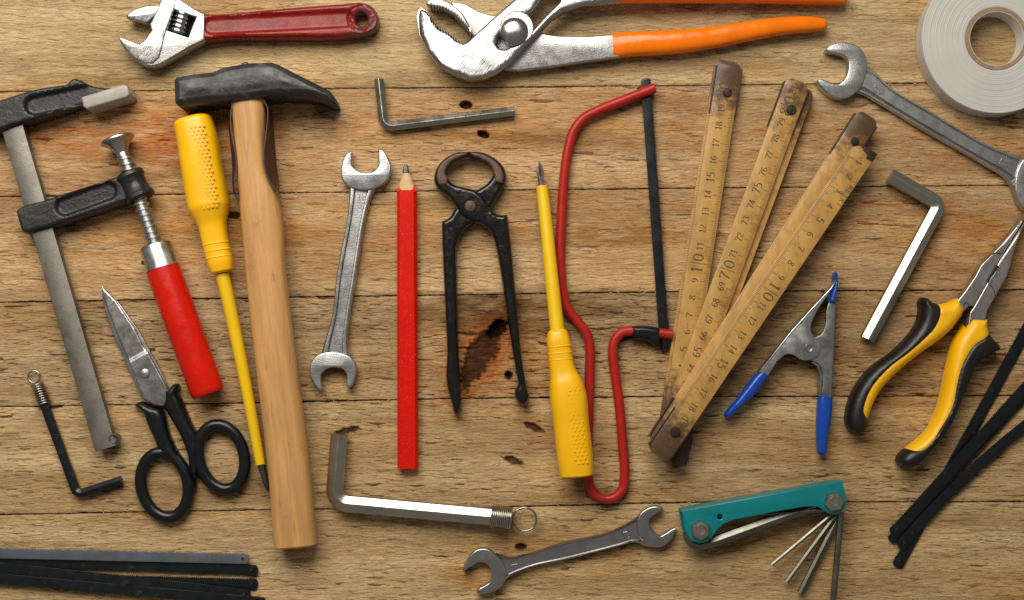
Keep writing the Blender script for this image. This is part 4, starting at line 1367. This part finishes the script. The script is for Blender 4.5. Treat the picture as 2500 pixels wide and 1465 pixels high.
def hacksaw():
    T = Thing('junior_hacksaw', 'junior hacksaw with a bent red rod frame and dark blade', 'hacksaw')
    P = [(1598, 215), (1560, 230), (1517, 247), (1458, 271), (1424, 290), (1401, 320), (1389, 358), (1377, 437), (1371, 536), (1368, 615), (1370, 675), (1376, 722), (1386, 754), (1411, 786), (1431, 813), (1440, 845), (1440, 900), (1438, 988), (1435, 1077), (1434, 1148), (1440, 1187), (1457, 1211), (1480, 1219), (1503, 1213), (1520, 1194), (1525, 1164), (1521, 1095), (1512, 988), (1500, 900), (1496, 857), (1502, 829), (1520, 811), (1543, 808), (1590, 812), (1641, 817)]
    zc = np.interp(np.arange(len(P)), [0, 4, 10, 30, 34], [24, 16, 13, 13, 18])
    T.add('frame', sweep(P, 12.2, None, zc, s_round(22), 6), red_enamel)
    out = blade_outline((1577, 190), (1621, 806), 13, -1, 5.6, 3.6)
    def hole(c, r):
        return [(c[0] + r * math.cos(a), c[1] + r * math.sin(a)) for a in np.linspace(0, 2 * math.pi, 10, endpoint=False)]
    T.add('blade', prism(out, 13, 16.5, .5, 16, angle=30), saw_black)
    T.add('blade_pin', spindle((1555, 216), (1600, 209), [(0, 2), (.03, 3), (.97, 3), (1, 2)], 15, 10), dark_hole)
    T.add('tension_sleeve', relief([(1542, 796), (1560, 795), (1600, 798), (1614, 802), (1614, 854), (1606, 851), (1592, 840), (1580, 833), (1556, 830), (1543, 828)], 2, rnd(18, 33, 12), 4, 26, smooth=2), black_plastic)
    T.add('blade_holder', prism([(1615, 801), (1634, 804), (1636, 846), (1632, 851), (1616, 853)], 2, 17, 3, 17), black_plastic)
    T.done()
hacksaw()

# ================================================================== folding rule
def folding_rule():
    T = Thing('folding_rule', 'old wooden folding rule opened into three arms', 'folding rule')
    HWD, TH = 29.5, 5.6
    class Slat:
        def __init__(s, p0, p1, z0, z1):
            s.a, s.b = U(p0, z0), U(p1, z1)
            s.L = np.linalg.norm(s.b - s.a)
            s.d = (s.b - s.a) / s.L
            s.s = np.array([-s.d[1], s.d[0]])
            s.z0, s.z1 = z0, z1
        def at(s, t, o):
            return s.a + s.d * t + s.s * o
        def z(s, P):
            P = np.atleast_2d(P)
            t = ((P - s.a) @ s.d) / s.L
            return s.z0 + (s.z1 - s.z0) * t + .35
        def tz(s, p, o=0):
            return float((U(p, (s.z0 + s.z1) / 2) - s.a) @ s.d)
        def body(s, mat, round0=True, round1=True, wear=(1, 1)):
            n = 44
            u = np.linspace(0, 1, n)
            t = u * s.L
            k = np.ones(n)
            P = [s.at(q, 0) for q in t]
            def w(f):
                q = f * s.L
                return max(0, wear[0] * (1 - q / 75) if wear[0] else 0, wear[1] * (1 - (s.L - q) / 75) if wear[1] else 0) * 1.1
            e0 = np.array([0, 1.5, 4, 8, 13, 19]) / s.L
            u = np.r_[e0, np.linspace(24 / s.L, 1 - 24 / s.L, 40), 1 - e0[::-1]]
            de = np.minimum(u, 1 - u) * s.L
            hwv = HWD * (1 - .42 * np.clip(1 - de / 19, 0, 1)**2.4)
            P = np.array([s.at(q * s.L, 0) for q in u])
            m = sweep(P, hwv, TH, np.interp(u, [0, 1], [s.z0 - TH, s.z1 - TH]), s_rect(.05, .25), 1, seen=False)
            t = (m['v'][:, :2] - s.a) @ s.d
            m['wear'] = np.maximum(wear[0] * np.clip(1.3 - t / 130, 0, 1.1), wear[1] * np.clip(1.3 - (s.L - t) / 130, 0, 1.1))
            return m
        def print(s, anchor, num, step, side, tmark, sgn, lo, hi, txtoff, big=()):
            """scale: centimetre «num» sits at the station of «anchor»"""
            t0 = s.tz(anchor)
            q = []
            first, last = lo, hi
            for mm in range(first * 10, last * 10 + 1):
                t = t0 + sgn * (mm / 10 - num) * step
                if not (8 < t < s.L - 6):
                    continue
                ln = 22 if mm % 10 == 0 else 16 if mm % 5 == 0 else 10
                a, b = s.at(t, side * (HWD - 1.8)), s.at(t, side * (HWD - ln))
                q.append(ribbon([a, (a + b) / 2, b], lambda _t: .42, s.z))
            for n in range(first, last + 1):
                t = t0 + sgn * (n - num) * step
                if not (16 < t < s.L - 12):
                    continue
                h = 19 if n % 5 == 0 else 15.5
                off = side * txtoff
                if n % 10 == 0 and n:
                    q.append(letters('|' , s.at(t, off), s.d * sgn, 26, s.z, .03, .03))
                    q.append(letters(str(n // 10), s.at(t - sgn * 15, off), s.d * sgn, 26, s.z, .07, .03))
                    q.append(letters('0', s.at(t + sgn * 14, off), s.d * sgn, 26, s.z, .07, .03))
                else:
                    q.append(letters(str(n), s.at(t, off), s.d * sgn, h, s.z, .075, .035))
            return join(q)
    # stacked from the bench up; each pair of slats turns on the rivets near the foot
    base = [
        (Slat((1637, 1048), (1776, 148), 12, 10), rule_edge),
        (Slat((1646, 1044), (1783, 152), 24, 20), rule_wood),
        (Slat((1652, 1052), (1962, 214), 36, 24), rule_edge),
        (Slat((1637, 1052), (1950, 197), 48, 34), rule_wood),
        (Slat((1607, 1092), (2116, 286), 60, 40), rule_edge),
        (Slat((1604, 1108), (2122, 282), 71, 50), rule_wood),
        (Slat((1606, 1114), (2112, 366), 83, 64), rule_wood),
    ]
    ids = []
    for i, (sl, mt) in enumerate(base):
        ids.append(T.add('slat', sl.body(mt, wear=(1, .55 if i == 3 else .25 if i == 6 else 1)), mt))
    s1, s2, s3, s3b = base[1][0], base[3][0], base[6][0], base[5][0]
    T.add('printed_scale', s1.print((1738, 433), 15, 42.2, 1, 0, 1, 1, 21, -5), ink, under=ids[1], kind='stuff')
    T.add('printed_scale', s2.print((1853, 459), 75, 42.3, 1, 0, 1, 61, 81, -5), ink, under=ids[3], kind='stuff')
    p3 = s3.print((2002, 536), 5, 41.6, -1, 0, -1, 1, 21, -5)
    tm = s3.tz((2082, 470))
    met = letters('METRI', s3.at(tm - 18, 22), -s3.d, 13, s3.z, .05, .04, .95)
    T.add('printed_scale', join([p3, met]), ink, under=ids[6], kind='stuff')
    edge = []
    for sl in (base[0][0], base[4][0]):
        for mm in range(4, int(sl.L / 4.2)):
            o = -1
            a, b = sl.at(mm * 4.2, o * (HWD - 1)), sl.at(mm * 4.2, o * (HWD - 9))
            edge.append(ribbon([a, (a + b) / 2, b], lambda _t: .4, sl.z))
    T.add('printed_scale', join(edge[:200]), ink, under=ids[0], kind='stuff')
    # rivets and the metal clips that hold the pairs
    for (p, r, z) in (((1649, 1054), 12.5, 85), ((1776, 226), 10.5, 23), ((1932, 268), 12, 38), ((2087, 345), 10, 54)):
        T.add('rivet', turn(p, [(r, z - 8), (r, z + .8), (r - 1.5, z + 2.2), (2, z + 2.8)], 24, z), hinge_dark)
    def clip(sl, t0, t1, o, z0, z1):
        P = [sl.at(t0, o), sl.at((t0 + t1) / 2, o), sl.at(t1, o)]
        return sweep(np.array(P), 1.6, (z1 - z0) / 2, (z0 + z1) / 2, s_rect(.2, .05), 1, seen=False)
    for (i, o, z0, z1, far) in ((1, -31, 2, 20, 1), (1, 31, 2, 19, 1), (3, -31, 14, 33, 1), (3, 31, 14, 32, 1), (5, -31, 32, 49, 1), (5, 31, 32, 48, 1), (6, -31, 50, 80, 0), (6, 31, 40, 78, 0), (4, -32, 36, 60, 0), (2, 32, 6, 38, 0)):
        sl = base[i][0]
        a, b = (sl.L - 126, sl.L - 12) if far else (10, 120)
        T.add('hinge_clip', clip(sl, a, b, o, z0, z1), hinge_dark)
    e0 = s3.L
    tipc = [s3.at(e0 + 6, -6), s3.at(e0 + 8, 30.5), s3.at(e0 - 14, 30.5), s3.at(e0 - 16, 14), s3.at(e0 - 6, 10), s3.at(e0 - 4, -4)]
    m = prism([tuple(p) for p in tipc], 52, 66, 1.2, 0)
    T.add('end_shoe', m, hinge_dark)
    under = prism([(1666, 1068), (1694, 1034), (1690, 1080), (1676, 1136), (1650, 1142), (1640, 1128)], 1, 40, 2, 36)
    T.add('hinge_clip', under, hinge_dark)
    T.done()
folding_rule()

# ================================================================== spring clamp
def spring_clamp():
    T = Thing('spring_clamp', 'zinc spring clamp with blue vinyl handle tips', 'clamp')
    PB = [(2022, 742), (2027, 735), (2037, 738), (2038, 783), (2033, 896), (2030, 972), (2006, 968), (2008, 910), (2000, 889), (1984, 881), (1966, 876), (1955, 862), (1956, 842), (1968, 828), (1991, 823), (2006, 816), (2015, 797)]
    PA = [(2041, 686), (2028, 704), (1976, 761), (1931, 811), (1853, 909), (1875, 917), (1911, 870), (1924, 864), (1938, 867), (1958, 879), (1979, 878), (1998, 865), (2003, 845), (1993, 826), (1986, 819), (1979, 800), (1986, 777), (2010, 736), (2026, 715)]
    b = T.add('jaw_plate', prism(PB, 34, 39, 1.5, smooth=3), zinc_dark)
    T.add('side_flange', prism([(2035, 738), (2039, 738), (2039, 783), (2034, 896), (2031, 968), (2026, 968), (2030, 896), (2035, 783)], 5, 37, 1.2, 36), zinc_dark, under=b)
    T.add('inner_flange', prism([(2006, 968), (2008, 910), (2000, 889), (1984, 881), (1981, 885), (1994, 893), (2001, 912), (2000, 968)], 5, 33, 1, 30), zinc_dark, under=b)
    a = T.add('jaw_plate', prism(PA, 41, 46, 1.5, smooth=3), zinc)
    T.add('side_flange', prism([(2041, 684), (2028, 702), (1976, 758), (1931, 808), (1852, 908), (1857, 911), (1935, 814), (1980, 763), (2032, 706)], 8, 46.5, 2.2, 45), zinc, under=a)
    T.add('spring', helix((1958, 858), (1992, 852), 13, 13, 4, 20, 2.5), dark_hole)
    T.add('rivet', turn((1975.6, 850), [(10.5, 44), (10.5, 48), (9, 50), (6.5, 49.5), (5, 46), (1, 45)], 28, 48), satin)
    T.add('handle_tip', sweep([(1866, 910), (1852, 926), (1838, 944), (1822, 963), (1806, 981), (1790, 998), (1776, 1013)], [14, 15, 15.5, 14, 11, 10, 9.5], [19, 21, 22, 21, 19, 17, 14], [27, 27, 26, 26, 27, 26, 25], s_round(24, 2.6), 6, cap=(None, 8)), blue_vinyl)
    T.add('handle_tip', sweep([(2015, 964), (2013, 985), (2011, 1014), (2008, 1045), (2006, 1070), (2006, 1104)], [17.5, 18, 18, 15.5, 13.5, 11], [17, 19, 20, 19, 18, 15], [22, 22, 22, 23, 23, 23], s_round(24, 2.6), 6, cap=(None, 8)), blue_vinyl)
    T.add('jaw_tip', relief([(2024, 737), (2040, 742), (2045, 712), (2048, 678), (2046, 668), (2042, 663), (2040, 672), (2039, 690), (2031, 714)], 8, rnd(38, 50, 7), 3, 46, smooth=2, edge=(.8, 2.5, 5)), blue_vinyl)
    T.done()
spring_clamp()

# ================================================================== needle-nose pliers
def needle_nose():
    T = Thing('needle_nose_pliers', 'steel needle-nose pliers with yellow and black grips', 'pliers')
    def zj(x, y, d):
        q = U((2420, 660), 40)
        t = sstep(-10, 160, (x - q[0]) * .55 - (y - q[1]) * .83)
        z1 = 46 - 10 * t
        r = 2 + 9 * t
        return z1 - (1.5 + 11 * t) * (1 - np.sqrt(np.clip(1 - (1 - np.clip(d / r, 0, 1))**2, 0, 1)))
    # the two halves meet along the nose; each is a solid of its own
    jl = [(2562, 424), (2500, 530), (2449, 591), (2415, 626), (2395, 647), (2381, 674), (2355, 712), (2320, 756), (2338, 775), (2364, 747), (2376, 748), (2440, 634), (2500, 544.5), (2564, 440)]
    jr = [(2566, 440), (2501.2, 545.5), (2441.2, 635), (2377.5, 749), (2368, 762), (2362, 800), (2400, 802), (2409, 757), (2429, 724), (2456, 676), (2465, 652), (2480, 605), (2502, 556), (2572, 440)]
    T.add('jaw', relief(jl, 12, zj, 4, 42, smooth=0, edge=(.8, 2.5, 5)), blade_nn)
    T.add('jaw', relief(jr, 12, zj, 4, 42, smooth=0, edge=(.8, 2.5, 5)), blade_nn)
    T.add('cutter_slot', prism([(2433, 646), (2442, 652), (2416, 692), (2407, 686)], 44, 47.4, 1), dark_hole)
    T.add('cutter_edge', prism([(2441, 649), (2444, 652), (2418, 692), (2413, 689)], 44, 48.2, .8), tip_steel)
    for pts in ([(2430, 726), (2427, 710), (2420, 699), (2412, 692)], [(2402, 640), (2414, 626), (2432, 617), (2446, 620)], [(2352, 748), (2357, 738), (2372, 748)]):
        q = crom(np.array([U(p, 46) for p in pts]), 6)
        T.add('joint_line', ribbon(q, lambda _t: .9, lambda P: np.full(len(P), 46.4)), dark_hole)
    def rim(zl, z1, r):
        return rnd(zl, z1, r, 2.2)
    gl = [(2336, 728), (2344, 742), (2350, 757), (2331, 792), (2297, 826), (2248, 861), (2184, 914), (2147, 955), (2120, 1014), (2112, 1044), (2096, 1062), (2078, 1054), (2066, 1030), (2067, 1005), (2090, 943), (2131, 893), (2176, 861), (2211, 827), (2240, 785), (2246, 752), (2245, 735), (2251, 726), (2260, 727), (2274, 738), (2294, 742), (2312, 739)]
    kl = [(2294, 720), (2295, 770), (2283, 799), (2258, 826), (2221, 859), (2164, 904), (2131, 942), (2111, 986), (2108, 1004), (2116, 1020), (2135, 1030), (2135, 1085), (2035, 1085), (2035, 900), (2150, 830), (2220, 700)]
    gr = [(2367, 776), (2388, 777), (2408, 779), (2411, 808), (2418, 824), (2426, 832), (2439, 848), (2438, 856), (2416, 863), (2398, 878), (2383, 886), (2371, 914), (2346, 976), (2321, 1034), (2271, 1100), (2226, 1141), (2206, 1142), (2190, 1127), (2194, 1114), (2217, 1092), (2262, 1054), (2288, 1004), (2304, 943), (2314, 893), (2333, 827), (2350, 800)]
    kr = [(2420, 814), (2400, 828), (2381, 840), (2361, 867), (2346, 900), (2337, 934), (2325, 992), (2296, 1046), (2263, 1091), (2246, 1101), (2217, 1095), (2200, 1080), (2160, 1110), (2190, 1175), (2265, 1165), (2490, 900), (2490, 820), (2440, 800)]
    for g_, k_ in ((gl, kl), (gr, kr)):
        k_ = [tuple(p) for p in crom(np.array(k_, float), 4, True)]
        blk, yel = split(relief(g_, 6, rim(24, 58, 26), 4, 28, smooth=4, cut=k_, cutz=54, edge=(1.5, 5, 10)), k_, 54)
        a = T.add('grip', yel, yellow_grip)
        T.add('soft_overlay', blk, soft_black, under=a)
    T.add('return_spring', sweep([(2366, 764), (2358, 790), (2352, 820)], 2.2, 12, 30, s_rect(.2, .05), 4), jaw_rust)
    T.done()
blade_nn = pbr('satin_jaw_steel', (.50, .485, .46), .34, 1, .10, 40, .10, 3, rvar=.06, spots=[((.22, .21, .19), 24, .6, .74, .6, .45)])
needle_nose()

# ================================================================== loose hacksaw blades
def saw_blade(label, p0, p1, w, side, z, mat, group, bow=0.0, holeat=(1,)):
    T = Thing('hacksaw_blade', label, 'saw blade', group)
    out = blade_outline(p0, p1, w, side, 5.2, 3.2)
    m = prism(out, z, z + 3.2, .5, z + 3, angle=30)
    if bow:
        a, b = np.array(p0, float), np.array(p1, float)
        d = (b - a) / np.linalg.norm(b - a)
        n = np.array([-d[1], d[0]])
        u = np.clip(((m['v'][:, :2] - U(a, z)) @ d) / np.linalg.norm(b - a), 0, 1)
        m['v'][:, :2] += n * (bow * 4 * u * (1 - u))[:, None]
    T.add('blade', m, mat)
    a, b = np.array(p0, float), np.array(p1, float)
    d = (b - a) / np.linalg.norm(b - a)
    for e in holeat:
        c = (b - d * 17) if e else (a + d * 17)
        T.add('pin', turn(c, [(3.4, z + 1), (3.4, z + 5), (2.4, z + 6)], 12, z + 5), dark_hole)
    T.done()
GL_, GR_ = 'loose blades fanned at the bottom edge', 'loose blades bundled under the needle-nose pliers'
saw_blade('black saw blade with upward teeth, third from the top of the bottom fan', (-90, 1407), (630, 1427), 14.5, -1, 1, saw_black, GL_)
saw_blade('black saw blade just beneath the light grey blade', (-80, 1368), (630, 1393), 13.5, 1, 5, saw_black, GL_)
saw_blade('light grey saw blade at the top of the bottom fan', (-100, 1348), (609, 1364), 13, -1, 13, saw_grey, GL_)
saw_blade('black saw blade fourth from the top of the bottom fan', (-90, 1377), (612, 1453), 14, 1, 9, saw_black, GL_)
saw_blade('longest black saw blade cut by the bottom edge of the picture', (-60, 1408), (650, 1472), 13, 1, 14, saw_black, GL_)
saw_blade('black saw blade reaching lowest in the bundle, under the others', (2560, 706), (2189, 1385), 14.5, 1, 1, saw_black, GR_)
saw_blade('short end of a black blade hidden beneath the toothed top blade', (2590, 872), (2173, 1322), 12, 1, 5, saw_black, GR_, 0)
saw_blade('lowest-edge black blade with grey scuffs lying beside the top blade', (2584, 980), (2195, 1337), 14, -1, 9, saw_black, GR_, 16)
saw_blade('topmost toothed black blade of the bundle beside the yellow pliers', (2590, 852), (2178, 1305), 14.5, 1, 13.5, saw_black, GR_, 0)

# ================================================================== teal folding hex-key set
def key_set():
    T = Thing('hex_key_set', 'teal folding hex-key set with four keys fanned out', 'hex keys')
    plate = [(1666, 1247), (1860, 1211), (2057, 1175), (2061, 1192), (2067, 1222), (2065, 1240), (2052, 1253), (2038, 1256), (2023, 1254), (2010, 1245), (1995, 1237), (1962, 1238), (1898, 1249), (1790, 1270), (1765, 1281), (1748, 1298), (1737, 1315), (1724, 1324), (1707, 1327), (1687, 1320), (1674, 1298)]
    hole = [(1757.6 + 6.5 * math.cos(a), 1262 + 6.5 * math.sin(a)) for a in np.linspace(0, 2 * math.pi, 16, endpoint=False)]
    top = T.add('side_plate', prism(plate, 62, 68, 2.5, 68, holes=[hole]), teal)
    low = [(x - 1, y + 0) for x, y in plate]
    T.add('side_plate', prism(low, 1, 6, 2, 68), teal)
    T.add('spine', prism([(1664, 1246), (1860, 1210), (2057, 1174), (2059, 1180), (1862, 1216), (1666, 1252)], 2, 67.4, 2, 68), teal, under=top)
    hexs = np.array([(math.cos(math.radians(15 + 60 * i)), math.sin(math.radians(15 + 60 * i))) for i in range(6)])
    for (p, rot) in (((1711, 1294), 0), ((2037, 1225), 20)):
        h = np.array([(math.cos(math.radians(28 + rot + 60 * i)), math.sin(math.radians(28 + rot + 60 * i))) for i in range(6)])
        nt_ = T.add('nut', turn(p, [(23.5, 68.5), (23.5, 80), (21, 83), (16, 84)], 6, 80, h), nickel_bright)
        T.add('bolt_end', turn(p, [(12, 80), (12, 87), (10.5, 89), (8, 88.4), (1, 88)], 28, 86), nickel_bright, under=nt_)
    T.add('key', sweep([(1680, 1300), (1684, 1318), (1702, 1329), (1724, 1326), (1790, 1305), (1855, 1281), (1920, 1258), (2000, 1232)], 12.5, 12.5, 38, s_hex(), 4, angle=20), key_steel)
    for (a, b, r, z) in (((2030, 1243), (1855, 1256), 6, 52), ((2038, 1250), (1884, 1379), 4.6, 34), ((2040, 1258), (1920, 1421), 5.6, 26), ((2046, 1262), (1953, 1448), 7, 18), ((2054, 1250), (2031, 1500), 7, 44)):
        c = ((a[0] + b[0]) / 2, (a[1] + b[1]) / 2)
        T.add('key', sweep([a, c, b], r, r, [z, z * .85, z * .7], s_hex(), 1, angle=20), key_steel)
    T.done()
key_set()

sc.cycles.use_denoising = False
sc.render.filter_size = 1.2
sc.cycles.max_bounces = 8
